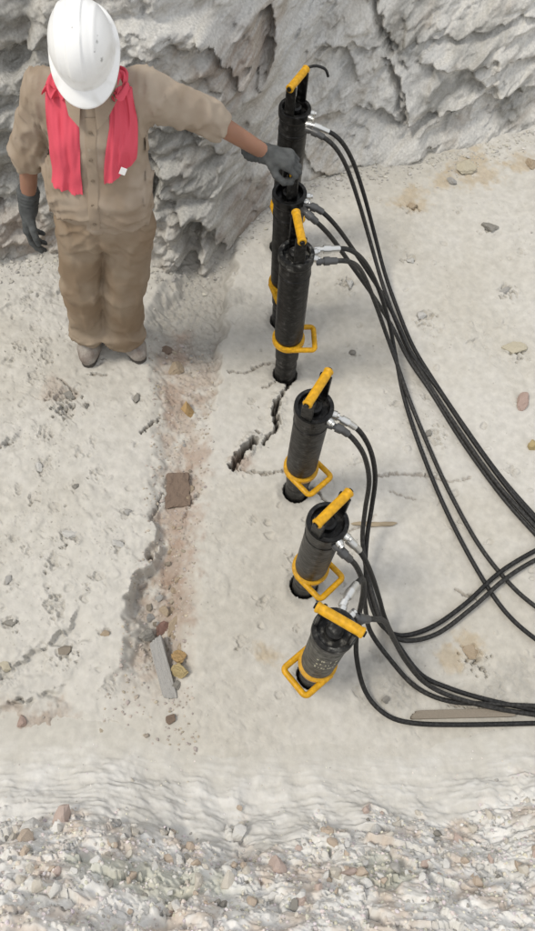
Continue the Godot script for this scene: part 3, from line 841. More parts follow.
func build_crumbs() -> void:
	# dust crumbs and chips over the floor, thicker at the foot of the rock face and in the channel
	var mm := MultiMesh.new()
	mm.transform_format = MultiMesh.TRANSFORM_3D; mm.use_colors = true; mm.mesh = stone_mesh(813, 0, 7, 0.2)
	mm.instance_count = 4200
	var dens := nz(2.3, 61, 3)
	for k in 4200:
		var x := 0.0; var z := 0.0; var size := 0.0
		if k < 1200:
			x = rng.randf_range(-1.5, 1.5)
			z = along2(wall_base, x) + 0.02 + absf(rng.randfn()) * 0.10
			size = rng.randf_range(0.005, 0.013) * (2.2 if rng.randf() < 0.10 else 1.0)
		elif k < 2200:
			z = rng.randf_range(-2.0, -0.1)
			x = rng.randf_range(along(left_edge, z) - 0.04, along(right_edge, z) - 0.02)
			size = rng.randf_range(0.004, 0.012) * (2.0 if rng.randf() < 0.07 else 1.0)
		else:
			for t in 12:
				x = rng.randf_range(-1.4, 1.4); z = rng.randf_range(-3.2, -0.1)
				if dens.get_noise_2d(x, z) + 0.25 * (1.0 if x < -0.6 else -0.4) > rng.randf_range(-0.1, 0.5): break
			size = rng.randf_range(0.0025, 0.0065) * (2.0 if rng.randf() < 0.05 else 1.0)
		mm.set_instance_transform(k, Transform3D(Basis.from_euler(Vector3(rng.randf() * TAU, rng.randf() * TAU, 0)).scaled(Vector3(1.2, 0.7, 1) * size), Vector3(x, floor_at(x, z) + size * 0.15, z)))
		var g := rng.randf_range(0.36, 0.60)
		mm.set_instance_color(k, Color(g, g * 0.88, g * rng.randf_range(0.68, 0.84)) * 0.85 if k >= 1200 and k < 2200 else Color(g, g * 0.96, g * rng.randf_range(0.82, 0.92)) * 0.95)
	scatter("rock_crumbs", mm, "crumbs and chips of rock scattered over the quarry floor")

func build_stones() -> void:
	var kinds := {"grey": M.st_grey, "grey2": M.st_grey2, "white": M.st_white, "tan": M.st_tan, "cream": M.st_cream, "pink": M.st_pink, "ochre": M.st_ochre, "ochre2": M.st_ochre2, "red": M.st_red, "brown": M.st_brown, "brown2": M.st_brown2, "wood": M.stick}
	# broken brown rubble lying along the channel, thickest at its near end
	for k in 34:
		var z := rng.randf_range(-1.95, -0.75) if k < 14 else -0.58 + rng.randfn() * 0.13
		var x := lerpf(along(left_edge, z), along(right_edge, z), rng.randf_range(0.30, 0.68) if k < 14 else rng.randf_range(0.28, 0.74))
		var size := rng.randf_range(0.012, 0.030)
		var rub := obj("rubble_stone", stone_mesh(900 + k % 8, 2, 11, 0.18), [M.st_tan, M.st_brown2, M.st_grey][k % 3])
		rub.position = Vector3(x, floor_at(x, z) + size * 0.12, z)
		rub.rotation = Vector3(rng.randf() * 0.6, rng.randf() * TAU, rng.randf() * 0.6)
		rub.scale = Vector3(size * rng.randf_range(1.0, 1.7), size * 0.75, size)
		tag(rub, "small %s piece of rubble %s" % [["tan", "dull brown", "grey"][k % 3], "along the dirt channel above the pile of stones" if k < 14 else "scattered round the long grey bar in the dirt channel"], "stone", "rubble lying in the dirt channel")
	var n := 0
	for e in [
		[Vector2(-0.32, -0.418), 0.232, 0.05, 0.052, 115, "grey", "stone", "long pale grey bar of stone lying in the dirt channel"],
		[Vector2(-0.264, -0.473), 0.064, 0.05, 0.053, 99, "ochre", "stone", "square ochre stone beside the upper half of the long grey bar"],
		[Vector2(-0.246, -0.411), 0.055, 0.05, 0.065, 89, "ochre2", "stone", "mottled yellow stone beside the lower half of the long grey bar"],
		[Vector2(-0.359, -0.596), 0.069, 0.05, 0.063, 38, "red", "stone", "reddish brown stone at the head of the pile in the channel"],
		[Vector2(-0.414, -0.556), 0.073, 0.05, 0.058, 17, "grey2", "stone", "rounded grey stone left of the reddish brown stone"],
		[Vector2(-0.419, -0.631), 0.041, 0.035, 0.038, 70, "grey", "stone", "small pale grey stone above the rounded grey stone"],
		[Vector2(-0.357, -0.659), 0.051, 0.04, 0.046, 100, "tan", "stone", "small sandy stone above the reddish brown stone"],
		[Vector2(-0.315, -0.606), 0.033, 0.035, 0.082, -8, "tan", "stone", "thin curved sandy stone right of the reddish brown stone"],
		[Vector2(-0.257, -0.355), 0.046, 0.04, 0.048, 47, "grey2", "stone", "dull grey stone at the foot of the long grey bar"],
		[Vector2(-0.387, -1.206), 0.098, 0.035, 0.15, 10, "brown", "stone_block", "square brown stone block lying flat in the channel"],
		[Vector2(-0.414, -1.613), 0.072, 0.06, 0.078, 42, "ochre", "stone", "ochre lump of stone in the channel above the brown block"],
		[Vector2(-0.497, -1.828), 0.068, 0.05, 0.061, 31, "tan", "stone", "broken sandy stone near the right boot of the worker"],
		[Vector2(-0.559, -1.94), 0.083, 0.02, 0.066, -26, "brown", "stone", "flat brown stone by the right boot of the worker"],
		[Vector2(-0.253, -0.229), 0.038, 0.025, 0.053, 26, "brown", "stone", "crumbling brown stone at the lower end of the channel"],
		[Vector2(-0.127, -1.4), 0.033, 0.03, 0.075, 29, "brown", "stone", "broken brown chip at the lower end of the wide crack"],
		[Vector2(0.31, -2.441), 0.047, 0.03, 0.064, 9, "white", "stone", "small white stone beside the two front long splitters"],
		[Vector2(0.684, -2.295), 0.052, 0.03, 0.045, 41, "white", "stone", "white pebble half sunk in the dust right of the crossing hoses"],
		[Vector2(0.622, -2.632), 0.044, 0.025, 0.039, 21, "white", "stone", "white pebble in the dust below the sandy stained patch"],
		[Vector2(0.61, -3.026), 0.083, 0.035, 0.071, 61, "tan", "stone", "sandy stone in the middle of the stained patch near the rock face"],
		[Vector2(1.047, -2.938), 0.094, 0.035, 0.071, 37, "grey2", "stone", "oval grey brown stone on the bare dust below the rock face"],
		[Vector2(1.12, -2.524), 0.114, 0.02, 0.044, 49, "grey", "stone", "flat pale stone lying slanted on the bare dust"],
		[Vector2(1.157, -2.163), 0.114, 0.035, 0.074, 25, "cream", "stone", "cream coloured wedge of stone right of the hose bundle"],
		[Vector2(1.198, -1.863), 0.057, 0.035, 0.11, -16, "pink", "stone", "pink stone right of the hose bundle"],
		[Vector2(1.232, -1.625), 0.05, 0.04, 0.055, 71, "ochre2", "stone", "yellow stone right of the hose bundle at the picture edge"],
		[Vector2(0.935, -0.64), 0.08, 0.025, 0.074, 7, "tan", "stone", "round sandy nodule between the two lower pairs of hoses"],
		[Vector2(0.897, -0.381), 0.376, 0.022, 0.031, 8, "brown2", "stone_slab", "long thin drab slab lying between the lowest hoses"],
		[Vector2(0.511, -1.14), 0.161, 0.012, 0.028, 6, "wood", "stick", "straight tan stick on the dust behind the upright hoses"],
		[Vector2(0.915, -3.343), 0.115, 0.04, 0.079, 33, "cream", "stone", "cream stone on the stained strip at the foot of the rock face"],
		[Vector2(0.836, -3.232), 0.057, 0.03, 0.052, 9, "grey", "stone", "small grey stone below the cream stone near the rock face"],
		[Vector2(1.284, -3.434), 0.071, 0.035, 0.07, 9, "tan", "stone", "sandy stone at the foot of the rock face by the picture edge"],
		[Vector2(-0.737, -0.44), 0.059, 0.03, 0.065, -22, "brown2", "stone", "dull brown stone in the shelter of the left ledge"],
		[Vector2(-0.578, -0.524), 0.041, 0.02, 0.033, 7, "tan", "stone", "flat sandy stone on the left slab beside the channel"],
		[Vector2(-0.973, -1.606), 0.063, 0.02, 0.047, -14, "grey2", "stone", "dull stone in the trampled dust left of the boots"],
		[Vector2(-0.655, -1.633), 0.033, 0.025, 0.049, 8, "grey2", "stone", "dark pebble on the dust below the right boot"],
		[Vector2(-0.872, -1.555), 0.032, 0.02, 0.032, 8, "grey2", "stone", "small dark pebble below the left boot"],
		[Vector2(-0.971, -0.526), 0.088, 0.03, 0.038, 12, "grey2", "stone", "grey stone sunk in a hole at the left picture edge"],
		[Vector2(-1.024, -0.701), 0.037, 0.02, 0.039, 7, "grey", "stone", "round pale pebble above the sunk grey stone at the left edge"],
		[Vector2(-0.942, -0.348), 0.056, 0.025, 0.038, -3, "cream", "stone", "cream stone below the sunk grey stone at the left edge"],
		[Vector2(0.734, -1.626), 0.047, 0.03, 0.034, 48, "grey2", "stone", "dull pebble between the thin pair of hoses and the bundle"],
		[Vector2(-0.832, -0.151), 0.036, 0.03, 0.047, 37, "pink", "stone", "pinkish stone in the brown hollow by the bank"],
		[Vector2(-0.584, -1.056), 0.039, 0.02, 0.033, 7, "grey", "stone", "pale pebble left of the brown block"],
		[Vector2(-1.024, -1.23), 0.039, 0.02, 0.06, 19, "white", "stone", "white pebble in the trampled dust of the left slab"],
		[Vector2(-0.814, -0.933), 0.06, 0.02, 0.037, 7, "white", "stone", "flat white stone low on the left slab"],
		[Vector2(-0.835, -1.152), 0.035, 0.02, 0.034, 8, "grey2", "stone", "speckled pebble midway down the left slab"],
		[Vector2(-0.599, -0.906), 0.049, 0.02, 0.031, -18, "white", "stone", "white chip at the broken edge of the left slab"],
		[Vector2(0.584, -0.399), 0.037, 0.03, 0.027, 7, "grey2", "stone", "dull stone beside the outermost hose loop"],
		[Vector2(0.347, -2.029), 0.03, 0.02, 0.029, 8, "grey2", "stone", "tiny dark pebble right of the third splitter"]]:
		n += 1
		var p: Vector2 = e[0]
		var mesh: ArrayMesh
		if e[6] == "stick": mesh = stick_mesh()
		elif e[6] == "stone_block" or e[6] == "stone_slab" or e[1] > 0.2: mesh = slab_mesh(320 + n, 1.0 if e[6] == "stone_block" else 0.22)
		elif n == 2 or n == 3 or n == 4: mesh = stone_mesh(340 + n, 3, 7, 0.22)
		else: mesh = stone_mesh(300 + n * 7, 2 if e[1] < 0.06 else 3, 10, 0.16)
		var o := obj(e[6], mesh, kinds[e[5]])
		var hh: float = e[2]
		o.position = Vector3(p.x, floor_at(p.x, p.y) + hh * 0.18, p.y)
		o.rotation = Vector3(rng.randf_range(-0.12, 0.12), deg_to_rad(e[4]), rng.randf_range(-0.1, 0.1))
		o.scale = Vector3(e[1], hh if e[6] == "stick" else hh * 1.25, e[3]) * (1.0 if e[6] == "stick" else 1.08)
		tag(o, e[7], "stick" if e[6] == "stick" else "stone slab" if e[6] == "stone_slab" else "stone", "" if e[6] == "stick" else "loose stones on the quarry floor")

func block_mesh(sd: int) -> ArrayMesh:
	# a squarish broken block about 1 m a side: uneven corners, each chipped off
	var r := RandomNumberGenerator.new(); r.seed = sd
	var pts := []
	for x in [-1, 1]:
		for y in [-1, 1]:
			for z in [-1, 1]:
				var c := Vector3(x * r.randf_range(0.38, 0.5), y * r.randf_range(0.34, 0.46), z * r.randf_range(0.38, 0.5))
				for k in 3:
					var q := c
					q[k] -= signf(c[k]) * r.randf_range(0.04, 0.16)
					q[(k + 1) % 3] -= signf(c[(k + 1) % 3]) * r.randf_range(0.0, 0.05)
					pts.append(q)
	return hull(pts)

func slab_mesh(sd: int, amp := 1.0) -> ArrayMesh:
	# a broken slab: a box grid with uneven faces and crumbled edges
	var n := nz(1.7, sd, 4); var e := nz(3.6, sd + 1, 3)
	var base := ico(4)
	var st := SurfaceTool.new(); st.begin(Mesh.PRIMITIVE_TRIANGLES)
	var pts := []
	for p in base[0]:
		var m := maxf(absf(p.x), maxf(absf(p.y), absf(p.z)))
		var q: Vector3 = p / m * 0.5
		var r := Vector3(clampf(q.x, -0.44, 0.44), clampf(q.y, -0.42, 0.42), clampf(q.z, -0.44, 0.44))
		var edge := (q - r).length() / 0.1
		q = r + (q - r).limit_length(0.065)
		q *= 1.0 + 0.10 * amp * n.get_noise_3dv(q) - 0.16 * maxf(0.0, edge - 0.6) * (0.5 + e.get_noise_3dv(q * 2.0))
		q.y += 0.20 * amp * n.get_noise_3d(q.x * 1.6, 4.0, q.z * 1.6) * signf(q.y)
		q.x *= 1.0 + 0.16 * q.z + 0.25 * amp * e.get_noise_3d(q.z * 1.2, 7.0, 1.0)
		pts.append(q)
	st.set_smooth_group(-1)
	for f in base[1]:
		for w in [f[0], f[2], f[1]]: st.add_vertex(pts[w])
	st.generate_normals()
	return st.commit()

func stick_mesh() -> ArrayMesh:
	var pts := []
	var rad := []
	for i in 13:
		pts.append(Vector3(-0.5 + i / 12.0, 0.3 + 0.08 * sin(i * 0.7), 0.12 * sin(i * 0.45)))
		rad.append(0.36 + 0.06 * sin(i * 1.9))
	return tube(PackedVector3Array(pts), rad, 8)

# ---------------------------------------------------------------- the splitters and their hoses
var S := {}
func splitter_shapes() -> void:
	S.sleeve = lathe([Vector2(0.046, -0.13), Vector2(0.050, -0.02), Vector2(0.051, 0.10), Vector2(0.049, 0.115), Vector2(0.049, 0.14), Vector2(0.054, 0.15), Vector2(0.055, 0.25), Vector2(0.058, 0.262), Vector2(0.058, 0.29)])
	S.body = lathe([Vector2(0.052, 0.285), Vector2(0.061, 0.30), Vector2(0.0635, 0.315), Vector2(0.0635, 0.71), Vector2(0.0655, 0.713), Vector2(0.0655, 0.722), Vector2(0.0635, 0.725), Vector2(0.0635, 0.79)], 40)
	S.collar = lathe([Vector2(0.0640, 0.785), Vector2(0.069, 0.788), Vector2(0.0705, 0.792), Vector2(0.0705, 0.824), Vector2(0.068, 0.829), Vector2(0.056, 0.829), Vector2(0.054, 0.826), Vector2(0.054, 0.800), Vector2(0.030, 0.800), Vector2(0.028, 0.830), Vector2(0.020, 0.836)], 40)
	S.post = bevel_box(Vector3(0.013, 0.160, 0.044), 0.003)
	S.grip = merge([[lathe([Vector2(0.0150, -0.078), Vector2(0.0175, -0.075), Vector2(0.0175, -0.070), Vector2(0.0160, -0.066), Vector2(0.0160, 0.066), Vector2(0.0175, 0.070), Vector2(0.0175, 0.075), Vector2(0.0150, 0.078)], 20), Transform3D(Basis(Vector3.FORWARD, PI / 2), Vector3(0, 0.957, 0))]])
	S.plug = merge([[lathe([Vector2(0.009, -0.084), Vector2(0.010, -0.082), Vector2(0.010, 0.082), Vector2(0.009, 0.084)], 12), Transform3D(Basis(Vector3.FORWARD, PI / 2), Vector3(0, 0.957, 0))]])
	S.ring = lathe([Vector2(0.0600, 0.268), Vector2(0.0720, 0.270), Vector2(0.0735, 0.273), Vector2(0.0735, 0.291), Vector2(0.0720, 0.294), Vector2(0.0600, 0.296)], 40)
	# the bent square bar: two legs that leave the ring and a crossbar, with rounded corners
	var pts := [Vector3(-0.01, 0.282, 0.064)]
	for c in [[Vector3(0.116, 0.282, 0.064), Vector3(1, 0, 0), Vector3(0, 0, -1)], [Vector3(0.116, 0.282, -0.064), Vector3(0, 0, -1), Vector3(-1, 0, 0)]]:
		for t in 6:
			var a := t / 5.0 * PI / 2.0
			pts.append(c[0] - c[1] * 0.016 - c[2] * -0.016 + c[1] * 0.016 * sin(a) - c[2] * 0.016 * cos(a))
	pts.append(Vector3(-0.01, 0.282, -0.064))
	S.bar = tube(PackedVector3Array(pts), [0.0122], 8)
	# hydraulic couplings lying along +x from the collar's side
	S.nut = merge([[lathe([Vector2(0.0095, 0.0), Vector2(0.0095, 0.008), Vector2(0.012, 0.008), Vector2(0.014, 0.010), Vector2(0.014, 0.024), Vector2(0.012, 0.026), Vector2(0.0095, 0.026), Vector2(0.0095, 0.034)], 6), Transform3D(Basis(Vector3.FORWARD, PI / 2), Vector3(0.060, 0, 0))]])

func coupling(path: PackedVector3Array, from: float, to: float, r: float) -> ArrayMesh:
	# a stepped steel sleeve along the first part of a hose
	var cur := Curve3D.new()
	for p in path: cur.add_point(p)
	var pts := PackedVector3Array(); var rad := []
	var steps := [[0.0, r * 0.8], [0.03, r * 1.15], [0.22, r * 1.15], [0.24, r * 0.85], [0.34, r * 0.85], [0.36, r * 1.3], [0.62, r * 1.3], [0.64, r * 1.05], [0.98, r * 1.05], [1.0, r * 0.9]]
	for s in steps:
		pts.append(cur.sample_baked(from + (to - from) * s[0])); rad.append(s[1])
	return tube(pts, rad, 12)

func build_splitters() -> Array:
	splitter_shapes()
	var labels := ["black rock splitter farthest back, its body behind the gloved hand", "black rock splitter whose handle the gloved hand grips", "black splitter in front of the gripped one, standing at the top of the wide crack", "black rock splitter with yellow loop standing alone right of the wide crack", "black splitter second from the near bank, a dark hole at its foot", "dust grey splitter nearest the bank, its yellow loop turned to the channel"]
	var list := [
		[Vector3(-0.069, 0, -2.627), Vector3(-0.068, 0.955, -2.683), -112, -70, -13, 0],
		[Vector3(-0.016, 0, -2.168), Vector3(-0.049, 0.955, -2.201), -72, -66, -7, 0],
		[Vector3(0.031, 0, -1.857), Vector3(0.009, 0.955, -1.907), -76, 8, 9, 0],
		[Vector3(0.141, 0, -1.256), Vector3(0.135, 0.955, -1.238), -114, -41, -23, 0],
		[Vector3(0.216, 0, -0.829), Vector3(0.216, 0.955, -0.821), -128, -40, -41, 0],
		[Vector3(0.279, 0, -0.461), Vector3(0.261, 0.955, -0.48), -24, -134, 61, 1]]
	var made := []
	for n in list.size():
		var e: Array = list[n]
		var root := Node3D.new()
		root.name = "rock_splitter" if n == 0 else "rock_splitter_%03d" % n
		add_child(root, true)
		tag(root, labels[n], "rock splitter", "rock splitters standing in the drilled holes")
		var b: Vector3 = e[0]; var t: Vector3 = e[1]
		root.position = Vector3(b.x, 0, b.z)
		var up := (t - b).normalized()
		var q := Quaternion(Vector3.UP, up)
		root.basis = Basis(q)
		var dusty: bool = e[5] == 1
		var paint: Material = M.black_dusty if dusty else (M.black if n % 2 == 0 else M.black2)
		obj("sleeve", S.sleeve, M.sleeve, root)
		obj("cylinder_body", S.body, paint, root)
		obj("collar", S.collar, M.collar_dusty if n == 2 or n == 5 else M.collar, root)
		var ring := obj("lower_ring", S.ring, M.yellow, root)
		ring.rotation.y = deg_to_rad(e[3])
		obj("loop_handle", S.bar, M.yellow, ring)
		var ya := deg_to_rad(e[2])
		for s in [-1, 1]:
			var po := obj("handle_post", S.post, M.collar, root)
			po.rotation.y = ya; po.position = Basis(Vector3.UP, ya) * Vector3((0.056 if n != 1 else 0.038) * s, 0, 0) + Vector3(0, 0.876, 0)
		var gr := obj("handle_grip", S.grip, M.yellow, root); gr.rotation.y = ya
		if n == 1: gr.scale.x = 0.68
		var pl := obj("grip_pin", S.plug, M.collar, root); pl.rotation.y = ya
		if n == 1: pl.scale.x = 0.68
		for s in [-1, 1]:
			var nu := obj("hose_port", S.nut, M.steel, root)
			nu.rotation.y = deg_to_rad(e[4]) + 0.22 * s; nu.position.y = 0.808
		if dusty: worn_marks(root)
		if n == 0:   # a short black line hangs off the far end of this grip
			var far := Basis(Vector3.UP, ya) * Vector3(-0.085, 0.957, 0)
			if far.z > 0.0: far = Basis(Vector3.UP, ya) * Vector3(0.085, 0.957, 0)
			obj("grip_strap", tube(spline([far, far + Vector3(0.035, 0.006, -0.01), far + Vector3(0.075, -0.005, -0.012), far + Vector3(0.092, -0.035, -0.01)], 0.008), [0.006], 8), M.hose, root)
		made.append(root)
	return made

func worn_marks(root: Node3D) -> void:
	# what is left of pale stencilled print on the dusty body: broken dabs of paint, not readable any more
	var st := SurfaceTool.new(); st.begin(Mesh.PRIMITIVE_TRIANGLES)
	var r := RandomNumberGenerator.new(); r.seed = 5
	for row in 3:
		for k in 7:
			if r.randf() < 0.25: continue
			var y0 := 0.62 - row * 0.055 + r.randf_range(-0.006, 0.006); var h := r.randf_range(0.012, 0.028)
			var a0 := 1.95 - k * 0.16 + r.randf_range(-0.03, 0.03); var w := r.randf_range(0.05, 0.12)
			for s in 3:
				var a := a0 + w * s / 3.0; var b := a0 + w * (s + 1) / 3.0
				var R := 0.0641
				var v := [Vector3(R * cos(a), y0, R * sin(a)), Vector3(R * cos(b), y0, R * sin(b)), Vector3(R * cos(b), y0 + h * r.randf_range(0.7, 1.0), R * sin(b)), Vector3(R * cos(a), y0 + h, R * sin(a))]
				for i in [0, 1, 2, 0, 2, 3]:
					st.set_normal(Vector3(cos(a), 0, sin(a))); st.add_vertex(v[i])
	obj("worn_print", st.commit(), M.print, root).set_meta("kind", "stuff")

func build_hoses() -> void:
	var H := {
		"A1": [Vector3(-0.013, 0.8, -2.613), Vector3(0.048, 0.8, -2.6), Vector3(0.131, 0.76, -2.6), Vector3(0.212, 0.62, -2.634), Vector3(0.3, 0.42, -2.636), Vector3(0.388, 0.22, -2.583), Vector3(0.471, 0.08, -2.459), Vector3(0.551, 0.02, -2.31), Vector3(0.64, 0.012, -2.105), Vector3(0.744, 0.012, -1.928), Vector3(0.891, 0.012, -1.689), Vector3(1.059, 0.012, -1.446), Vector3(1.227, 0.012, -1.252), Vector3(1.414, 0.012, -1.065)],
		"A2": [Vector3(-0.01, 0.8, -2.584), Vector3(0.043, 0.8, -2.563), Vector3(0.117, 0.76, -2.55), Vector3(0.192, 0.62, -2.582), Vector3(0.279, 0.42, -2.583), Vector3(0.37, 0.22, -2.53), Vector3(0.456, 0.09, -2.399), Vector3(0.527, 0.05, -2.248), Vector3(0.618, 0.03, -2.06), Vector3(0.715, 0.033, -1.889), Vector3(0.858, 0.03, -1.659), Vector3(1.026, 0.025, -1.416), Vector3(1.196, 0.02, -1.226), Vector3(1.391, 0.012, -1.04)],
		"B1": [Vector3(0.019, 0.8, -2.164), Vector3(0.077, 0.8, -2.152), Vector3(0.162, 0.7, -2.168), Vector3(0.291, 0.45, -2.236), Vector3(0.437, 0.2, -2.255), Vector3(0.545, 0.07, -2.188), Vector3(0.635, 0.045, -2.03), Vector3(0.769, 0.012, -1.875), Vector3(0.92, 0.012, -1.634), Vector3(1.09, 0.012, -1.39), Vector3(1.244, 0.012, -1.216), Vector3(1.433, 0.012, -1.022)],
		"B2": [Vector3(0.017, 0.8, -2.137), Vector3(0.057, 0.8, -2.102), Vector3(0.142, 0.68, -2.13), Vector3(0.27, 0.42, -2.206), Vector3(0.418, 0.18, -2.22), Vector3(0.528, 0.06, -2.157), Vector3(0.614, 0.055, -1.997), Vector3(0.735, 0.035, -1.835), Vector3(0.887, 0.012, -1.598), Vector3(1.057, 0.012, -1.356), Vector3(1.211, 0.012, -1.183), Vector3(1.401, 0.012, -0.996)],
		"C1": [Vector3(0.078, 0.8, -1.943), Vector3(0.14, 0.8, -1.957), Vector3(0.222, 0.76, -1.999), Vector3(0.31, 0.6, -2.075), Vector3(0.401, 0.4, -2.107), Vector3(0.489, 0.2, -2.071), Vector3(0.552, 0.08, -1.961), Vector3(0.61, 0.02, -1.782), Vector3(0.695, 0.012, -1.531), Vector3(0.815, 0.012, -1.247), Vector3(0.95, 0.012, -0.993), Vector3(1.077, 0.012, -0.815), Vector3(1.222, 0.012, -0.706), Vector3(1.386, 0.012, -0.631)],
		"C2": [Vector3(0.091, 0.8, -1.886), Vector3(0.144, 0.8, -1.899), Vector3(0.226, 0.76, -1.94), Vector3(0.295, 0.6, -2.03), Vector3(0.382, 0.4, -2.049), Vector3(0.477, 0.2, -2.012), Vector3(0.554, 0.1, -1.921), Vector3(0.626, 0.03, -1.789), Vector3(0.712, 0.012, -1.596), Vector3(0.823, 0.012, -1.345), Vector3(0.964, 0.012, -1.1), Vector3(1.101, 0.012, -0.936), Vector3(1.228, 0.012, -0.842), Vector3(1.414, 0.012, -0.737)],
		"D1": [Vector3(0.204, 0.78, -1.239), Vector3(0.252, 0.78, -1.221), Vector3(0.315, 0.72, -1.217), Vector3(0.377, 0.6, -1.201), Vector3(0.427, 0.42, -1.179), Vector3(0.443, 0.28, -1.12), Vector3(0.448, 0.16, -1.031), Vector3(0.46, 0.08, -0.925), Vector3(0.486, 0.04, -0.809), Vector3(0.539, 0.012, -0.707), Vector3(0.625, 0.012, -0.659), Vector3(0.758, 0.012, -0.708), Vector3(0.903, 0.02, -0.827), Vector3(1.056, 0.02, -0.986), Vector3(1.24, 0.012, -1.121), Vector3(1.425, 0.012, -1.23)],
		"D2": [Vector3(0.193, 0.78, -1.201), Vector3(0.244, 0.78, -1.185), Vector3(0.299, 0.72, -1.178), Vector3(0.356, 0.6, -1.174), Vector3(0.404, 0.42, -1.158), Vector3(0.416, 0.28, -1.094), Vector3(0.429, 0.16, -1.007), Vector3(0.466, 0.08, -0.896), Vector3(0.511, 0.05, -0.78), Vector3(0.562, 0.03, -0.681), Vector3(0.639, 0.03, -0.636), Vector3(0.78, 0.012, -0.682), Vector3(0.929, 0.033, -0.81), Vector3(1.073, 0.033, -0.954), Vector3(1.238, 0.012, -1.075), Vector3(1.42, 0.012, -1.158)],
		"E1": [Vector3(0.263, 0.78, -0.802), Vector3(0.307, 0.76, -0.783), Vector3(0.358, 0.68, -0.769), Vector3(0.422, 0.5, -0.757), Vector3(0.487, 0.3, -0.733), Vector3(0.547, 0.12, -0.693), Vector3(0.617, 0.035, -0.617), Vector3(0.721, 0.012, -0.512), Vector3(0.832, 0.012, -0.473), Vector3(0.983, 0.012, -0.448), Vector3(1.21, 0.012, -0.427), Vector3(1.412, 0.012, -0.408)],
		"E2": [Vector3(0.246, 0.78, -0.765), Vector3(0.291, 0.76, -0.736), Vector3(0.337, 0.68, -0.731), Vector3(0.392, 0.5, -0.723), Vector3(0.435, 0.3, -0.695), Vector3(0.489, 0.12, -0.638), Vector3(0.591, 0.035, -0.549), Vector3(0.702, 0.012, -0.462), Vector3(0.833, 0.012, -0.422), Vector3(1.016, 0.012, -0.432), Vector3(1.208, 0.02, -0.446), Vector3(1.412, 0.02, -0.458)],
		"F1": [Vector3(0.281, 0.8, -0.556), Vector3(0.303, 0.8, -0.601), Vector3(0.331, 0.77, -0.648), Vector3(0.36, 0.7, -0.68), Vector3(0.386, 0.55, -0.673), Vector3(0.407, 0.33, -0.624), Vector3(0.436, 0.14, -0.533), Vector3(0.496, 0.035, -0.415), Vector3(0.581, 0.012, -0.343), Vector3(0.686, 0.012, -0.321), Vector3(0.878, 0.012, -0.336), Vector3(1.209, 0.012, -0.381), Vector3(1.412, 0.012, -0.408)],
		"F2": [Vector3(0.31, 0.8, -0.547), Vector3(0.339, 0.8, -0.526), Vector3(0.393, 0.74, -0.545), Vector3(0.454, 0.62, -0.568), Vector3(0.531, 0.4, -0.559), Vector3(0.621, 0.2, -0.522), Vector3(0.73, 0.06, -0.471), Vector3(0.86, 0.03, -0.435), Vector3(1.042, 0.03, -0.414), Vector3(1.23, 0.012, -0.41), Vector3(1.411, 0.012, -0.393)]}
	var which := {"A": "farthest splitter", "B": "splitter that the gloved hand grips", "C": "splitter in front of the gripped one", "D": "splitter standing alone mid floor", "E": "splitter second from the bank", "F": "dusty splitter nearest the bank"}
	for key in H:
		var pts: Array = H[key]
		var rad := 0.0098
		var q := []
		for p in pts:
			var y: float = p.y
			if y < 0.25: y = maxf(y + rad * 0.7 + floor_at(p.x, p.z) * (1.0 - smoothstep(0.05, 0.25, y)), floor_at(p.x, p.z) + rad)
			q.append(Vector3(p.x, y, p.z))
		var path := spline(q, 0.02)
		var low: bool = key[1] == "2"
		var o := obj("hydraulic_hose", tube(path, [rad], 10), M.hose if not low else M.hose2)
		tag(o, "%s of the two black hoses leaving the %s" % ["lower" if low else "upper", which[key[0]]], "hose", "hydraulic hoses between the splitters and the pump")
		var shiny: bool = key in ["A1", "C1", "D1", "E1", "F1"]
		obj("coupling", coupling(path, 0.0, 0.105 if shiny else 0.085, rad * (1.25 if shiny else 1.35)), M.steel if shiny else M.dull_steel, o)

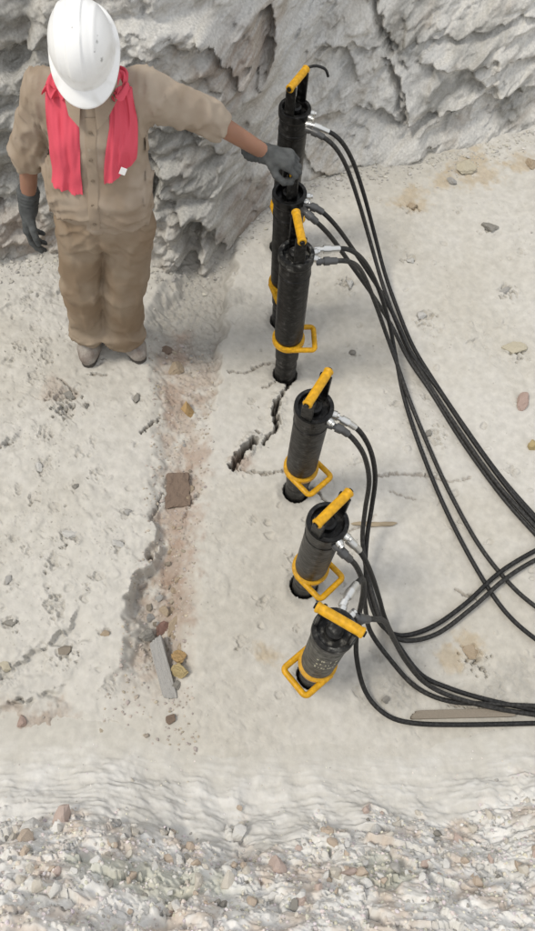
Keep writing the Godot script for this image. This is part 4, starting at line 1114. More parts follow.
# ---------------------------------------------------------------- the worker
func build_person() -> void:
	var base := Vector3(-0.82, 0.0, -1.88)
	var who := Node3D.new(); who.name = "person"; who.position = base
	add_child(who, true)
	tag(who, "worker in a white helmet, tan work clothes and red scarf, gripping a splitter", "person")
	# joints, in world metres
	var pel := Vector3(-0.715, 0.93, -1.885); var waist := Vector3(-0.705, 1.08, -1.89); var chest := Vector3(-0.69, 1.28, -1.915)
	var shl := Vector3(-0.845, 1.385, -1.945); var shr := Vector3(-0.535, 1.390, -1.985)
	var ell := Vector3(-0.968, 1.110, -1.965); var wrl := Vector3(-1.022, 0.865, -1.930); var tipl := Vector3(-1.050, 0.70, -1.88)
	var elr := Vector3(-0.350, 1.200, -2.120); var wrr := Vector3(-0.145, 1.010, -2.190)
	var neck := Vector3(-0.672, 1.46, -1.905); var head := Vector3(-0.652, 1.618, -1.845)
	var hipl := Vector3(-0.800, 0.90, -1.875); var hipr := Vector3(-0.625, 0.90, -1.885)
	var knl := Vector3(-0.868, 0.50, -1.868); var knr := Vector3(-0.700, 0.50, -1.888)
	var anl := Vector3(-0.912, 0.09, -1.905); var anr := Vector3(-0.762, 0.09, -1.925)
	# body under the clothes, one surface, with the head in a finer grid
	var P := PackedVector3Array(); var N := PackedVector3Array(); var I := PackedInt32Array(); var C := PackedColorArray()
	var f := Field.new(Vector3(-1.12, 0.05, -2.27), Vector3(-0.08, 1.52, -1.74), 0.0125)
	f.cap(pel, waist, 0.080, 0.08, 0.05, Vector3(1.3, 1, 1)); f.cap(waist, chest, 0.08, 0.085, 0.05, Vector3(1.3, 1, 1))
	f.cap(shl + Vector3(0.02, -0.01, 0), shr - Vector3(0.02, 0.01, 0), 0.05, 0.05, 0.05); f.cap(neck, head, 0.055, 0.052, 0.04)
	f.cap(shl, ell, 0.036, 0.030, 0.02); f.cap(ell, wrl, 0.036, 0.028, 0.02)
	f.cap(shr, elr, 0.036, 0.032, 0.02); f.cap(elr, wrr, 0.038, 0.028, 0.02)
	f.cap(hipl, knl, 0.065, 0.048, 0.03); f.cap(knl, anl, 0.048, 0.036, 0.02); f.cap(hipr, knr, 0.065, 0.048, 0.03); f.cap(knr, anr, 0.052, 0.036, 0.02)
	f.mesh_into(P, N, I, base)
	# the head: pitched forward, looking down at the floor in front
	var hb := Basis(Vector3.UP, 0.10) * Basis(Vector3.RIGHT, 0.60)   # columns right, up, front
	var hp := func(x, y, z): return head + hb * Vector3(x, y, z)
	var g := Field.new(head - Vector3.ONE * 0.18, head + Vector3(0.17, 0.19, 0.19), 0.0042)
	g.cap(hp.call(0, 0.035, -0.03), hp.call(0, 0.035, 0.025), 0.072, 0.070, 0.03); g.cap(hp.call(0, -0.03, 0.03), hp.call(0, -0.075, 0.062), 0.058, 0.030, 0.03)
	g.cap(hp.call(-0.03, -0.055, 0.035), hp.call(0.03, -0.055, 0.035), 0.038, 0.038, 0.02)
	g.cap(hp.call(0, 0.015, 0.098), hp.call(0, -0.025, 0.115), 0.008, 0.013, 0.012); g.cap(hp.call(-0.012, -0.028, 0.103), hp.call(0.012, -0.028, 0.103), 0.008, 0.008, 0.008)
	for s in [-1, 1]:
		g.cap(hp.call(0.015 * s, 0.030, 0.094), hp.call(0.05 * s, 0.026, 0.080), 0.011, 0.010, 0.012)
		g.cap(hp.call(0.031 * s, 0.008, 0.100), hp.call(0.033 * s, 0.008, 0.100), 0.014, 0.014, 0.008, Vector3.ONE, true)
		g.cap(hp.call(0.080 * s, 0.030, -0.008), hp.call(0.076 * s, -0.020, 0.002), 0.017, 0.012, 0.006, Vector3(0.5, 1, 1))
	g.cap(hp.call(-0.022, -0.055, 0.092), hp.call(0.022, -0.055, 0.092), 0.009, 0.009, 0.006); g.cap(hp.call(0, -0.07, -0.03), hp.call(0, -0.15, -0.055), 0.052, 0.056, 0.03)
	g.mesh_into(P, N, I, base)
	var sk := nz(9.0, 71, 3)
	for p in P:
		var v := 1.0 + 0.25 * sk.get_noise_3dv(p)
		C.append(Color(0.285 * v, 0.150 * v, 0.098 * v))
	var body := obj("body", arrays(P, N, I, C), M.skin, who)
	for s in [-1, 1]:
		var ey := obj("eye", SphereMesh.new(), M.eye, body)
		ey.scale = Vector3.ONE * 0.024; ey.position = hp.call(0.031 * s, 0.008, 0.084) - base
	var hairf := Field.new(head - Vector3.ONE * 0.16, head + Vector3.ONE * 0.18, 0.007)
	hairf.cap(hp.call(0, 0.040, -0.030), hp.call(0, 0.042, 0.018), 0.076, 0.072, 0.02); hairf.cap(hp.call(0, -0.01, -0.055), hp.call(0, -0.06, -0.06), 0.062, 0.05, 0.02)
	obj("hair", field_mesh(hairf, base), M.hair, body)

	# trousers
	var wr1 := nz(1.0, 73, 3); var wr2 := nz(1.0, 75, 2); wr2.fractal_type = FastNoiseLite.FRACTAL_RIDGED
	var tr := Field.new(Vector3(-1.05, 0.06, -2.06), Vector3(-0.50, 1.12, -1.70), 0.0072)
	tr.cap(Vector3(-0.712, 0.90, -1.88), Vector3(-0.708, 1.04, -1.888), 0.122, 0.115, 0.05, Vector3(1.36, 1, 1.0))
	for e in [[hipl, knl, anl, 0.086, 0.080, 0.090], [hipr, knr, anr, 0.090, 0.088, 0.106]]:
		var hi: Vector3 = e[0] + Vector3(0, -0.02, 0); var kn: Vector3 = e[1]; var an: Vector3 = e[2]
		var leg := Field.new(Vector3(-1.05, 0.06, -2.06), Vector3(-0.50, 1.12, -1.70), 0.0072)
		leg.cap(hi, kn, 0.098, e[3], 0.02); leg.cap(kn, an + Vector3(0.012, 0.10, 0.012), e[3], e[4], 0.02)
		leg.cap(an + Vector3(0.012, 0.10, 0.012), an + Vector3(0.008, 0.070, 0.020), e[4], e[5], 0.02)
		for k in tr.d.size():
			var lv := leg.d[k]
			if lv < 0.06:
				var h := maxf(0.010 - absf(lv - tr.d[k]), 0.0) / 0.010
				tr.d[k] = minf(lv, tr.d[k]) - h * h * 0.0025
	tr.crease(func(p: Vector3) -> float:
		var low := smoothstep(0.45, 0.12, p.y)
		var hip := smoothstep(0.7, 0.95, p.y)
		var v := 0.010 * wr1.get_noise_3d(p.x * 7.0, p.y * 3.0, p.z * 7.0)
		# slanting pulls, crowding together above the hems
		var q := p.y + 0.35 * absf(p.x + 0.715 + (0.9 - p.y) * 0.14) + 0.05 * wr1.get_noise_3d(p.x * 4.0, p.y * 4.0, p.z * 4.0)
		v -= (0.006 + 0.009 * low) * smoothstep(0.25, 0.9, wr2.get_noise_3d(p.x * 2.5, q * (6.0 + 7.0 * low), p.z * 2.5))
		v -= 0.008 * hip * smoothstep(0.2, 0.9, wr2.get_noise_3d(p.x * 3.0, p.y * 10.0 + absf(p.x + 0.71) * 9.0, p.z * 3.0 + 5.0))
		v -= 0.006 * (1.0 - low) * smoothstep(0.3, 0.9, wr2.get_noise_3d(p.x * 9.0 + 4.0, p.y * 2.2, p.z * 6.0))
		v += 0.012 * exp(-pow((p.x + 0.715) / 0.010, 2.0)) * smoothstep(0.74, 0.82, p.y) * smoothstep(-1.9, -1.8, p.z)
		return v)
	var cl := nz(5.0, 77, 4)
	var cloth_tint := func(p: Vector3) -> Color:
		var w: float = cl.get_noise_3dv(p)
		var low := smoothstep(0.35, 0.05, p.y)
		return Color(0.335, 0.250, 0.172).lerp(Color(0.42, 0.338, 0.252), clampf(0.3 + 1.2 * w + 0.5 * low, 0, 1))
	obj("trousers", field_mesh(tr, base, cloth_tint), M.cloth, who)
	# shirt with sleeves rolled to the elbow
	var sh := Field.new(Vector3(-1.09, 0.86, -2.22), Vector3(-0.24, 1.53, -1.70), 0.0072)
	sh.cap(Vector3(-0.712, 0.985, -1.882), waist, 0.124, 0.122, 0.05, Vector3(1.38, 0.7, 1.0)); sh.cap(waist, chest, 0.122, 0.122, 0.05, Vector3(1.34, 1, 1.0))
	sh.cap(shl + Vector3(0.035, -0.025, 0.0), shr + Vector3(-0.035, -0.025, 0.0), 0.078, 0.078, 0.05); sh.cap(chest, neck + Vector3(0, -0.03, 0.0), 0.10, 0.066, 0.05)
	var ls := ell.lerp(wrl, 0.10); var rs := elr.lerp(wrr, 0.14)
	sh.cap(shl, ell, 0.066, 0.056, 0.035); sh.cap(ell, ls, 0.056, 0.056, 0.02); sh.cap(shr, elr, 0.072, 0.060, 0.035); sh.cap(elr, rs, 0.060, 0.052, 0.02)
	# rolled cuffs, and the sleeve mouths
	sh.cap(ls + Vector3(0, 0.02, 0), ls + Vector3(0.0, 0.0, 0.0), 0.062, 0.062, 0.006)
	var rdir := (rs - elr).normalized()
	sh.cap(rs - rdir * 0.03, rs - rdir * 0.012, 0.058, 0.057, 0.006)
	sh.cap(ls + (wrl - ell).normalized() * 0.075, ls + (wrl - ell).normalized() * 0.16, 0.062, 0.07, 0.006, Vector3.ONE, true); sh.cap(rs + rdir * 0.066, rs + rdir * 0.16, 0.060, 0.07, 0.006, Vector3.ONE, true)
	sh.cap(neck + Vector3(0.005, 0.065, 0.035), neck + Vector3(0.008, 0.0, 0.08), 0.060, 0.024, 0.012, Vector3.ONE, true)
	sh.crease(func(p: Vector3) -> float:
		var v := 0.008 * wr1.get_noise_3d(p.x * 7.0 + 3.0, p.y * 4.0, p.z * 7.0)
		var arm := smoothstep(0.14, 0.2, absf(p.x + 0.69))
		v -= (0.006 + 0.004 * arm) * smoothstep(0.25, 0.9, wr2.get_noise_3d(p.x * (3.5 + 4.0 * arm) + 0.4 * p.y, p.y * 5.0 + p.x * (3.0 if p.x > -0.69 else -3.0), p.z * 4.0))
		v -= 0.003 * arm * smoothstep(0.2, 0.9, wr2.get_noise_3d(p.x * 11.0 + p.y * 5.0, p.y * 8.0, p.z * 5.0 + 3.0))
		v -= 0.008 * smoothstep(1.14, 1.0, p.y) * smoothstep(0.15, 0.9, wr2.get_noise_3d(p.x * 2.0, p.y * 9.0 + absf(p.x + 0.71) * 5.0, p.z * 2.0 + 9.0))
		return v)
	var shirt := obj("shirt", field_mesh(sh, base, func(p: Vector3) -> Color:
		var w: float = cl.get_noise_3dv(p * 1.2)
		var up := smoothstep(0.2, 0.5, p.x) 
		return Color(0.395, 0.308, 0.225).lerp(Color(0.52, 0.432, 0.345), clampf(0.30 + 1.1 * w + 0.35 * smoothstep(1.2, 1.45, p.y) + 0.5 * up, 0, 1))), M.cloth, who)
	var front := func(x: float, y: float, off: float) -> Vector3:   # the point of the shirt's front at x, y
		var z := -1.66
		while z > -2.0 and sh.at(Vector3(x, y, z)) > off: z -= 0.003
		return Vector3(x, y, z)
	# button strip, buttons and collar
	var strip := []
	for k in 26:
		var y := 1.405 - k * 0.0165
		var x := -0.668 - 0.038 * (k / 25.0)
		for e in [-0.019, -0.015, 0.015, 0.019]: strip.append((front.call(x + e, y, 0.001 if absf(e) > 0.017 else 0.0055) as Vector3) - base)
	obj("button_strip", sheet(PackedVector3Array(strip), PackedColorArray(), 4, 26, Vector3(0, 0, 1)), M.cloth_plain, shirt)
	for k in 5:
		var y := 1.365 - k * 0.085
		var bt := obj("button", lathe([Vector2(0.0056, 0), Vector2(0.0064, 0.001), Vector2(0.0064, 0.0024), Vector2(0.0050, 0.003), Vector2(0.004, 0.0022)], 12), M.button, shirt)
		bt.position = front.call(-0.668 - 0.038 * ((1.405 - y) / 0.4125), y, 0.0062) - base
		bt.rotation.x = PI / 2
	for s in [-1, 1]:
		var cp := []
		for a in 7:
			for b in 4:
				var ang := lerpf(0.30, 2.6, a / 6.0)
				var rr := 0.062 + 0.012 * b
				var q := neck + Vector3(sin(ang) * rr * s * 0.95, 0.030 - 0.017 * b + 0.012 * (a / 6.0), cos(ang) * rr * 0.9 - 0.004)
				if a < 2: q += Vector3(0, -0.016 * b * (2 - a) * 0.5, 0.010 * b)
				if sh.at(q) < 0.006: q = q + Vector3(0, 0.012, 0.006)
				cp.append(q - base)
		obj("collar", sheet(PackedVector3Array(cp), PackedColorArray(), 4, 7, Vector3(0, 0.5, 0.5)), M.cloth_plain, shirt)
	# red scarf: one cloth hanging from the neck in two ends
	var sc := scarf_mesh(sh, neck, base)
	var scarf := obj("scarf", sc, M.scarf, who)
	var tagp: Vector3 = front.call(-0.580, 1.250, 0.030)
	var tg := obj("care_tag", bevel_box(Vector3(0.020, 0.026, 0.002), 0.0006), M.tag, scarf)
	tg.position = tagp - base + Vector3(0, 0, 0.006); tg.rotation = Vector3(-0.15, 0.2, -0.45)
	# helmet
	var he := obj("helmet", helmet_mesh(), M.helmet, who)
	he.transform = Transform3D(hb.scaled_local(Vector3(0.86, 0.9, 0.86)), hp.call(0, 0.036, 0.0) - base)
	# gloves
	var gl := hand_mesh(wrl, (tipl - wrl).normalized(), Vector3(-1, -0.1, 0.25), Vector3(0.35, 0.1, 1.0), [0.35, 0.45, 0.35], false, base)
	obj("glove", gl, M.glove, who)
	var a2 := (Vector3(-0.010, 1.000, -2.172) - wrr).normalized()
	var gr := hand_mesh(wrr, a2, Vector3(0.1, 1, 0.12), Vector3(0.12, -0.12, 1), [0.80, 1.15, 0.85], true, base)
	obj("glove", gr, M.glove, who)
	# boots
	for e in [[Vector3(-0.925, 0.0, -1.985), Vector3(-0.908, 0.0, -1.765)], [Vector3(-0.785, 0.0, -1.995), Vector3(-0.660, 0.0, -1.820)]]:
		var h: Vector3 = e[0]; var t: Vector3 = e[1]
		h.y = floor_at(h.x, h.z); t.y = floor_at(t.x, t.z)
		var bf := Field.new(h.min(t) - Vector3(0.09, 0.03, 0.09), h.max(t) + Vector3(0.09, 0.22, 0.09), 0.006)
		var dr := (t - h).normalized(); var sd := dr.cross(Vector3.UP).normalized()
		bf.cap(h + Vector3(0, 0.052, 0) + dr * 0.03, h + Vector3(0, 0.15, 0) + dr * 0.03, 0.047, 0.052, 0.02)
		bf.cap(h + Vector3(0, 0.06, 0) + dr * 0.05, t + Vector3(0, 0.048, 0) - dr * 0.07, 0.047, 0.045, 0.03); bf.cap(t + Vector3(0, 0.044, 0) - dr * 0.07, t + Vector3(0, 0.040, 0) - dr * 0.03, 0.047, 0.042, 0.03)
		bf.cap(t + Vector3(0, 0.045, 0) - dr * 0.07 + sd * 0.012, t + Vector3(0, 0.045, 0) - dr * 0.07 - sd * 0.012, 0.036, 0.036, 0.02)
		bf.crease(func(p: Vector3) -> float: return 0.003 * wr2.get_noise_3d(p.x * 12.0, p.y * 9.0, p.z * 12.0) + 0.02 * smoothstep(0.006, -0.004, p.y - h.y))
		var bo := obj("boot", field_mesh(bf, base, func(p: Vector3) -> Color:
			var w: float = cl.get_noise_3dv(p * 3.0)
			return Color(0.27, 0.225, 0.195).lerp(Color(0.45, 0.415, 0.37), clampf(0.45 + 1.3 * w, 0, 1))), M.boot, who)
		var sp := []
		for k in 24:
			var a := TAU * k / 24.0
			var along_ := -cos(a) * 0.5 + 0.5
			sp.append([lerpf(-0.028, h.distance_to(t) + 0.010, along_), sin(a) * lerpf(0.040, 0.047, smoothstep(0.3, 0.75, along_)) * pow(absf(sin(a)), -0.35) if absf(sin(a)) > 0.01 else 0.0])
		var sv := PackedVector3Array(); 
		for lev in [[0.003, 0.0], [0.0, 0.001], [0.0, 0.024], [0.003, 0.026]]:
			for q in sp: sv.append(h - base + dr * q[0] * (1.0 - lev[0]) + sd * q[1] * (1.0 - lev[0] * 4.0) + Vector3(0, lev[1], 0))
		obj("sole", sheet(sv, PackedColorArray(), 24, 4, Vector3.ZERO, true), M.sole, bo)
		for k in 4:
			var lp := h + dr * (0.095 + 0.022 * k) + Vector3(0, 0.112 - 0.009 * k, 0)
			obj("lace", tube(PackedVector3Array([lp - base - sd * 0.022 - Vector3(0, 0.007, 0), lp - base + Vector3(0, 0.001, 0), lp - base + sd * 0.022 - Vector3(0, 0.007, 0) + dr * 0.006]), [0.0024], 6), M.sole, bo)

func scarf_mesh(sh: Field, neck: Vector3, base: Vector3) -> ArrayMesh:
	var st := SurfaceTool.new(); st.begin(Mesh.PRIMITIVE_TRIANGLES)
	var L := [[Vector3(-0.81, 1.456, -1.8), Vector3(-0.714, 1.469, -1.8)], [Vector3(-0.817, 1.387, -1.77), Vector3(-0.712, 1.402, -1.77)], [Vector3(-0.835, 1.267, -1.77), Vector3(-0.718, 1.285, -1.77)], [Vector3(-0.849, 1.136, -1.77), Vector3(-0.721, 1.143, -1.77)]]
	var R := [[Vector3(-0.617, 1.455, -1.8), Vector3(-0.558, 1.471, -1.8)], [Vector3(-0.623, 1.378, -1.77), Vector3(-0.546, 1.4, -1.77)], [Vector3(-0.638, 1.264, -1.77), Vector3(-0.547, 1.291, -1.77)], [Vector3(-0.644, 1.182, -1.77), Vector3(-0.55, 1.245, -1.77)]]
	var fold := nz(1.0, 81, 3)
	for side in 2:
		var rows: Array = L if side == 0 else R
		var nr := 56; var nc := 34
		var A := []; var B := []
		for r in rows: A.append(r[0]); B.append(r[1])
		# up over the shoulder and round the back of the neck
		
		var mx := neck.x
		for q in ([[Vector3(-0.818, 1.475, -1.945), Vector3(-0.748, 1.500, -1.895)], [Vector3(-0.765, 1.505, -1.995), Vector3(-0.735, 1.515, -1.955)], [Vector3(mx, 1.500, -2.020), Vector3(mx, 1.520, -1.985)]] if side == 0 else [[Vector3(-0.565, 1.475, -1.945), Vector3(-0.610, 1.500, -1.895)], [Vector3(-0.590, 1.505, -1.995), Vector3(-0.612, 1.515, -1.955)], [Vector3(mx, 1.500, -2.020), Vector3(mx, 1.520, -1.985)]]):
			A.push_front(q[0]); B.push_front(q[1])
		if side == 1:
			var t := A; A = B; B = t
		var ea := spline(A, 0.004); var eb := spline(B, 0.004)
		var Pf := PackedVector3Array(); var Pb := PackedVector3Array()
		for r in nr:
			var tt := r / float(nr - 1)
			var a := ea[int(tt * (ea.size() - 1))]; var b := eb[int(tt * (eb.size() - 1))]
			for c in nc:
				var u := c / float(nc - 1)
				var p := a.lerp(b, u)
				var hang := smoothstep(0.25, 0.5, tt)
				var pl := 0.5 + 0.5 * sin(u * 11.0 + 2.2 * sin(tt * 5.0 + side) + side * 2.0 + 3.0 * fold.get_noise_2d(tt * 3.0, u * 2.0 + side * 7.0))
				var lift := 0.006 + 0.011 * pl * sin(PI * clampf(u * 0.94 + 0.03, 0, 1)) + 0.010 * fold.get_noise_2d(u * 5.0, tt * 4.0)
				p.x += 0.006 * sin(tt * 9.0 + u * 2.0) * hang; p.y += 0.003 * sin(u * 6.0 + side * 2.0) * smoothstep(0.9, 1.0, tt)
				var w := p
				for it in 4:
					var dd := sh.at(w)
					if dd > lift: break
					var h := 0.006
					var gr := Vector3(sh.at(w + Vector3(h, 0, 0)) - sh.at(w - Vector3(h, 0, 0)), sh.at(w + Vector3(0, h, 0)) - sh.at(w - Vector3(0, h, 0)), sh.at(w + Vector3(0, 0, h)) - sh.at(w - Vector3(0, 0, h)))
					if gr.length() < 1e-6: break
					w += gr.normalized() * (lift - dd)
				var zz := -1.64
				while zz > -2.02 and sh.at(Vector3(p.x, p.y, zz)) > lift: zz -= 0.0025
				if p.z > -1.885 and zz > -2.0: w = Vector3(p.x, p.y, zz)
				elif sh.at(w) > lift:   # over the shoulder: let it fall onto it
					var q := w
					for it in 30:
						if sh.at(q) <= lift: w = q; break
						q.y -= 0.003
				Pf.append(w - base)
		for it in 14:   # let the cloth hang evenly along its length
			var Q := Pf.duplicate()
			for r in range(1, nr - 1):
				if it > 2 and r > nr * 0.5: continue
				for c in nc: Q[r * nc + c] = (Pf[(r - 1) * nc + c] + Pf[r * nc + c] * 2.0 + Pf[(r + 1) * nc + c]) * 0.25
			Pf = Q
		for it in 2:
			var Q := Pf.duplicate()
			for r in range(1, nr - 1):
				for c in range(1, nc - 1): Q[r * nc + c] = (Pf[r * nc + c - 1] + Pf[r * nc + c] * 2.0 + Pf[r * nc + c + 1]) * 0.25
			Pf = Q
		for k in Pf.size(): Pb.append(Pf[k] - Vector3(0, 0.001, 0.0045))
		var mf := sheet(Pf, PackedColorArray(), nc, nr, Vector3(0, 0.3, 1)); var mb := sheet(Pb, PackedColorArray(), nc, nr, Vector3(0, -0.3, -1))
		st.append_from(mf, 0, Transform3D()); st.append_from(mb, 0, Transform3D())
		var ring := []
		for r in nr: ring.append(r * nc)
		for c in nc: ring.append((nr - 1) * nc + c)
		for r in nr: ring.append((nr - 1 - r) * nc + nc - 1)
		var ev := PackedVector3Array()
		for k in ring: ev.append(Pf[k])
		for k in ring: ev.append(Pb[k])
		st.append_from(sheet(ev, PackedColorArray(), ring.size(), 2, Vector3.ZERO), 0, Transform3D())
	return st.commit()

func helmet_mesh() -> ArrayMesh:
	# rows from the crown down to the rim, out over the brim, round its lip and back underneath
	var nt := 144
	var P := PackedVector3Array(); var C := PackedColorArray()
	var n := nz(14.0, 91, 3); var s2 := nz(5.0, 93, 3)
	var rows := 0
	var scuffs := [Vector3(0.058, 0.10, 0.028), Vector3(0.062, 0.088, 0.050), Vector3(0.030, 0.085, 0.080), Vector3(0.060, 0.055, 0.085), Vector3(-0.028, 0.060, 0.108), Vector3(-0.010, 0.075, 0.098), Vector3(0.075, 0.07, 0.06)]
	var sizes := [0.010, 0.005, 0.005, 0.004, 0.006, 0.003, 0.004]
	for k in 46:
		var ph := k / 45.0 * PI / 2.0
		rows += 1
		for t in nt:
			var th := TAU * t / nt
			var fx_ := sin(th); var fz_ := cos(th)
			var sp := pow(sin(ph), 0.86); var cp := pow(cos(ph), 0.9)
			var p := Vector3(fx_ * 0.103 * sp, 0.135 * cp, fz_ * (0.132 if fz_ > 0 else 0.134) * sp)
			# raised middle rib with two shallow side ribs
			var band := 0.0055 * (1.0 - smoothstep(0.020, 0.027, absf(p.x))) + 0.003 * exp(-pow((absf(p.x) - 0.058) / 0.007, 2.0))
			p += p.normalized() * band * smoothstep(0.02, 0.25, ph) * (1.0 - smoothstep(1.15, 1.4, ph))
			# vent slot edge
			P.append(p)
	for br in [[0.0015, -0.006, 1.0], [0.006, -0.011, 1.0], [0.02, -0.015, 0.5], [0.55, -0.020, 0.0], [0.92, -0.026, 0.0], [1.0, -0.029, 0.0], [1.0, -0.034, 0.0], [0.93, -0.034, 0.0], [0.0, -0.020, 0.0], [-0.05, 0.01, 0.0]]:
		rows += 1
		for t in nt:
			var th := TAU * t / nt
			var fx_ := sin(th); var fz_ := cos(th)
			var reach := 0.014 + 0.034 * pow(maxf(fz_, 0.0), 2.2) + 0.003 * pow(maxf(-fz_, 0.0), 2.0)
			var o: float = reach * br[0] + (0.0012 if br[2] > 0 else 0.0)
			var drop: float = br[1] - 0.010 * pow(maxf(fz_, 0.0), 3.0) * clampf(br[0], 0, 1)
			P.append(Vector3(fx_ * (0.103 + o), drop, fz_ * (0.132 + o)))
	for p in P:
		var w := 0.80 - 0.05 * maxf(0.0, s2.get_noise_3dv(p))
		var c := Color(w, w * 1.0, w * 0.985)
		c = c.lerp(Color(0.55, 0.53, 0.48), 0.5 * smoothstep(0.15, 0.5, n.get_noise_3dv(p * 0.7)) * smoothstep(0.1, 0.0, p.y))
		for k in scuffs.size():
			var q: Vector3 = (p - scuffs[k]) / sizes[k]
			q.z *= 0.6
			var l := q.length() + 1.4 * n.get_noise_3dv(p * 3.0)
			c = c.lerp(Color(0.16, 0.16, 0.15), 0.8 * (1.0 - smoothstep(0.6, 1.1, l)))
		C.append(c)
	return sheet(P, C, nt, rows, Vector3.ZERO, true)

func hand_mesh(w: Vector3, a: Vector3, back: Vector3, thumb: Vector3, curl: Array, grip: bool, base: Vector3) -> ArrayMesh:
	# w wrist, a along the hand, back = out of the back of the hand, thumb = towards the thumb side
	var n := (back - a * back.dot(a)).normalized()
	var s := a.cross(n)
	if s.dot(thumb) < 0: s = -s
	var f := Field.new(w - Vector3.ONE * 0.19, w + Vector3.ONE * 0.22, 0.0038)
	var hs := 1.12
	var at := func(x, y, z): return w + (a * x + s * y + n * z) * hs
	f.cap(at.call(-0.050, 0, 0), at.call(0.01, 0, 0), 0.042, 0.034, 0.02, Vector3.ONE)
	f.cap(at.call(0.005, 0.008, 0), at.call(0.075, 0.028, 0.002), 0.022, 0.0165, 0.022); f.cap(at.call(0.005, -0.008, 0), at.call(0.072, -0.028, 0), 0.022, 0.015, 0.022); f.cap(at.call(0.02, 0, 0.0), at.call(0.08, 0.002, 0.003), 0.021, 0.0165, 0.022)
	var lens := [[0.031, 0.084, 0.040, 0.025, 0.021], [0.0105, 0.090, 0.044, 0.028, 0.022], [-0.0105, 0.086, 0.041, 0.026, 0.022], [-0.031, 0.078, 0.032, 0.020, 0.019]]
	for k in 4:
		var l: Array = lens[k]
		var p: Vector3 = at.call(l[1], l[0], 0.0)
		f.cap(at.call(0.04, l[0] * 0.7, 0.0), p, 0.014, 0.0125, 0.012)
		var ang := 0.0
		var spread: float = l[0] * (0.6 if not grip else 0.12)
		for q in 3:
			ang += curl[q] * (1.0 + 0.10 * (k - 1) * (1 if not grip else 0))
			var dir: Vector3 = (a * cos(ang) - n * sin(ang) + s * spread).normalized()
			var e: Vector3 = p + dir * l[2 + q] * hs
			f.cap(p, e, 0.0118 - 0.0009 * q, 0.0112 - 0.0011 * q, 0.004)
			p = e
	var t0: Vector3 = at.call(0.022, 0.026, -0.006)
	var t1: Vector3 = at.call(0.052, 0.056, -0.020) if not grip else at.call(0.050, 0.050, -0.030)
	var t2: Vector3 = at.call(0.080, 0.064, -0.030) if not grip else at.call(0.080, 0.052, -0.050)
	var t3: Vector3 = at.call(0.102, 0.062, -0.038) if not grip else at.call(0.103, 0.040, -0.056)
	f.cap(t0, t1, 0.018, 0.0150, 0.012); f.cap(t1, t2, 0.0145, 0.0125, 0.004); f.cap(t2, t3, 0.0125, 0.0105, 0.004)
	var wr := nz(1.0, 97, 3)
	f.crease(func(p: Vector3) -> float: return 0.0022 * wr.get_noise_3d(p.x * 45.0, p.y * 45.0, p.z * 45.0) + 0.0018 * sin((p - w).dot(a) * 420.0) * smoothstep(0.0, -0.02, (p - w).dot(a)))
	return field_mesh(f, base, func(p: Vector3) -> Color:
		var v := 0.10 + 0.05 * wr.get_noise_3dv(p * 22.0)
		return Color(v, v * 1.05, v * 1.04))

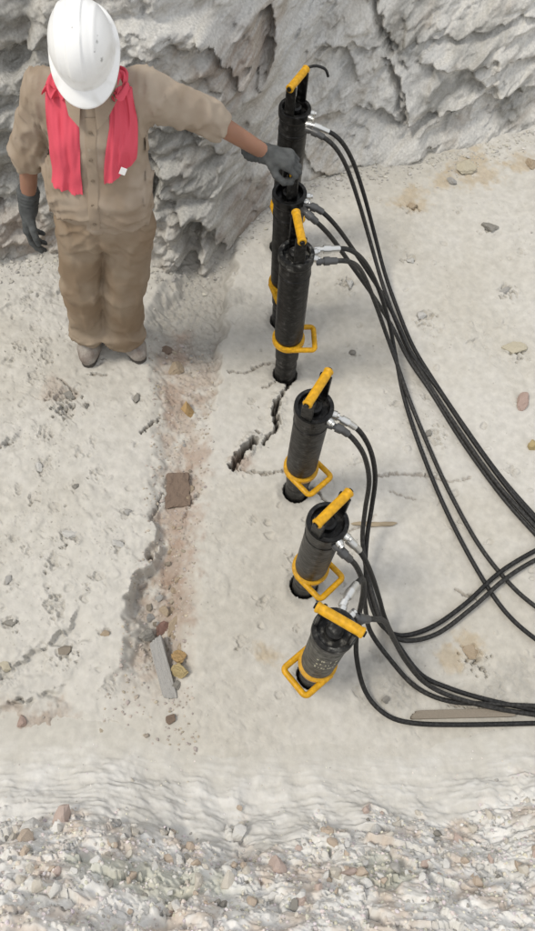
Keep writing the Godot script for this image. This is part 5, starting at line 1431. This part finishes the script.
# ---------------------------------------------------------------- materials
func build_materials() -> void:
	var g1 := grain(nz(0.022, 101, 4), 512, 0.90, 1.0)
	var g2 := grain(nz(0.05, 103, 5), 512, 0.78, 1.0)
	var nb := bump(nz(0.035, 105, 5), 512, 5.0)
	var nb2 := bump(nz(0.03, 107, 5), 512, 9.0)
	M.dust = smat(Color.WHITE, 0.95, g1, nb, 1.7, 0.28); M.dust.vertex_color_use_as_albedo = true; M.dust.metallic_specular = 0.2
	M.rock = smat(Color.WHITE, 0.92, g2, nb2, 2.3, 0.9); M.rock.vertex_color_use_as_albedo = true; M.rock.metallic_specular = 0.25
	M.bank = smat(Color.WHITE, 0.95, g1, nb, 1.7, 0.28); M.bank.vertex_color_use_as_albedo = true; M.bank.metallic_specular = 0.2
	M.chips = smat(Color.WHITE, 0.95); M.chips.vertex_color_use_as_albedo = true
	for e in [["st_white", Color(0.62, 0.61, 0.58)], ["st_grey", Color(0.42, 0.41, 0.39)], ["st_grey2", Color(0.31, 0.295, 0.265)], ["st_tan", Color(0.47, 0.38, 0.275)], ["st_cream", Color(0.58, 0.53, 0.41)], ["st_pink", Color(0.48, 0.36, 0.31)], ["st_ochre", Color(0.50, 0.34, 0.165)], ["st_ochre2", Color(0.50, 0.40, 0.21)], ["st_red", Color(0.27, 0.165, 0.135)], ["st_brown", Color(0.235, 0.175, 0.135)], ["st_brown2", Color(0.30, 0.26, 0.21)], ["st_dark", Color(0.17, 0.165, 0.155)], ["bk_white", Color(0.78, 0.77, 0.74)], ["bk_cream", Color(0.70, 0.655, 0.575)], ["bk_tan", Color(0.60, 0.50, 0.405)], ["bk_grey", Color(0.52, 0.505, 0.475)], ["bk_pink", Color(0.60, 0.485, 0.43)]]:
		M[e[0]] = smat(e[1], 0.92, g2, nb2, 1.5, 1.0)
	M.stick = smat(Color(0.44, 0.36, 0.25), 0.85, g2, nb, 1.2, 0.6)
	# dusty black paint: the grain breaks the black with grey where powder sticks
	var pd := grain(nz(0.016, 109, 5), 512, 0.02, 1.0, 2.6)
	var pd2 := grain(nz(0.02, 117, 5), 512, 0.35, 1.0, 1.6)
	var rough := grain(nz(0.03, 111, 4), 256, 0.55, 1.0)
	for e in [["black", Color(0.085, 0.082, 0.078), 0.5], ["black2", Color(0.105, 0.100, 0.094), 0.55], ["black_dusty", Color(0.27, 0.262, 0.225), 0.8], ["collar", Color(0.085, 0.083, 0.08), 0.45], ["collar_dusty", Color(0.50, 0.49, 0.45), 0.65], ["sleeve", Color(0.16, 0.15, 0.14), 0.6]]:
		var m := smat(e[1], e[2], pd, nb, 3.3, 0.25)
		if e[0] == "black_dusty": m.albedo_texture = pd2
		m.roughness_texture = rough
		M[e[0]] = m
	var base_lift := grain(nz(0.02, 113, 5), 512, 0.72, 1.0)
	M.yellow = smat(Color(0.80, 0.42, 0.012), 0.42, base_lift, nb, 4.0, 0.15)
	M.steel = smat(Color(0.60, 0.60, 0.58), 0.32); M.steel.metallic = 0.9
	M.dull_steel = smat(Color(0.10, 0.10, 0.10), 0.4); M.dull_steel.metallic = 0.6
	M.print = smat(Color(0.50, 0.48, 0.36), 0.8)
	var hd := grain(nz(0.03, 115, 4), 256, 0.35, 1.0, 1.5)
	M.hose = smat(Color(0.052, 0.052, 0.052), 0.55, hd, nb, 9.0, 0.4)
	M.hose2 = smat(Color(0.080, 0.078, 0.074), 0.55, hd, nb, 9.0, 0.4)
	# cloth: a fine weave
	var im := Image.create(64, 64, false, Image.FORMAT_L8)
	for y in 64:
		for x in 64:
			var v := 0.80 + 0.20 * (0.5 + 0.5 * sin((x + y) * TAU / 4.0)) * (0.7 + 0.3 * sin((x - y) * TAU / 8.0))
			im.set_pixel(x, y, Color(v, v, v))
	var weave := ImageTexture.create_from_image(im)
	M.cloth = smat(Color.WHITE, 0.95, weave, nb, 47.0, 0.35); M.cloth.vertex_color_use_as_albedo = true; M.cloth.metallic_specular = 0.15
	M.cloth_plain = smat(Color(0.43, 0.340, 0.252), 0.95, weave, nb, 18.0, 0.35)
	M.scarf = smat(Color(0.88, 0.125, 0.175), 0.9, weave, nb, 53.0, 0.25); M.scarf.metallic_specular = 0.2
	M.tag = smat(Color(0.82, 0.81, 0.80), 0.7)
	M.button = smat(Color(0.20, 0.155, 0.11), 0.5)
	M.skin = smat(Color.WHITE, 0.55); M.skin.vertex_color_use_as_albedo = true; M.skin.subsurf_scatter_enabled = true; M.skin.subsurf_scatter_strength = 0.08
	M.eye = smat(Color(0.6, 0.58, 0.55), 0.2)
	M.hair = smat(Color(0.015, 0.013, 0.012), 0.7)
	M.helmet = smat(Color.WHITE, 0.32); M.helmet.vertex_color_use_as_albedo = true; M.helmet.metallic_specular = 0.5
	M.glove = smat(Color.WHITE, 0.9, weave, nb, 40.0, 0.4); M.glove.vertex_color_use_as_albedo = true
	M.boot = smat(Color.WHITE, 0.9, g2, nb, 5.0, 0.5); M.boot.vertex_color_use_as_albedo = true
	M.sole = smat(Color(0.10, 0.09, 0.08), 0.9, g2, nb, 5.0, 0.5)

func _ready() -> void:
	rng.seed = 20240611
	var cam := Camera3D.new(); cam.name = "camera"
	cam.fov = 64.978; cam.near = 0.05; cam.far = 400.0
	cam.transform = Transform3D(cam_basis, Vector3(0, 3.05, 0))
	add_child(cam, true); cam.current = true
	var we := WorldEnvironment.new(); we.name = "surroundings"
	var env := Environment.new()
	env.background_mode = Environment.BG_SKY
	var sky := Sky.new(); var psm := ProceduralSkyMaterial.new()
	psm.sky_top_color = Color(0.90, 0.91, 0.93); psm.sky_horizon_color = Color(0.86, 0.865, 0.87); psm.sky_curve = 0.25
	psm.ground_bottom_color = Color(0.5, 0.48, 0.45); psm.ground_horizon_color = Color(0.75, 0.76, 0.76)
	psm.sky_energy_multiplier = 1.0
	sky.sky_material = psm; env.sky = sky
	env.tonemap_mode = Environment.TONE_MAPPER_LINEAR; env.tonemap_exposure = 1.26
	env.sdfgi_enabled = true; env.ssao_enabled = true; env.ssil_enabled = true
	we.environment = env; add_child(we, true)
	var sun := DirectionalLight3D.new(); sun.name = "sun"
	sun.light_energy = 0.5; sun.light_angular_distance = 14.0; sun.light_color = Color(1.0, 0.97, 0.92); sun.shadow_enabled = true
	sun.look_at_from_position(Vector3(-3.2, 6.0, 0.9), Vector3.ZERO)
	add_child(sun, true)
	build_materials()
	var t0 := Time.get_ticks_msec()
	build_floor(); print("floor ", Time.get_ticks_msec() - t0)
	build_wall(); print("wall ", Time.get_ticks_msec() - t0)
	build_bank(); print("bank ", Time.get_ticks_msec() - t0)
	build_splitters(); build_hoses(); print("tools ", Time.get_ticks_msec() - t0)
	build_person(); print("person ", Time.get_ticks_msec() - t0)
	build_stones(); build_crumbs(); print("done ", Time.get_ticks_msec() - t0)
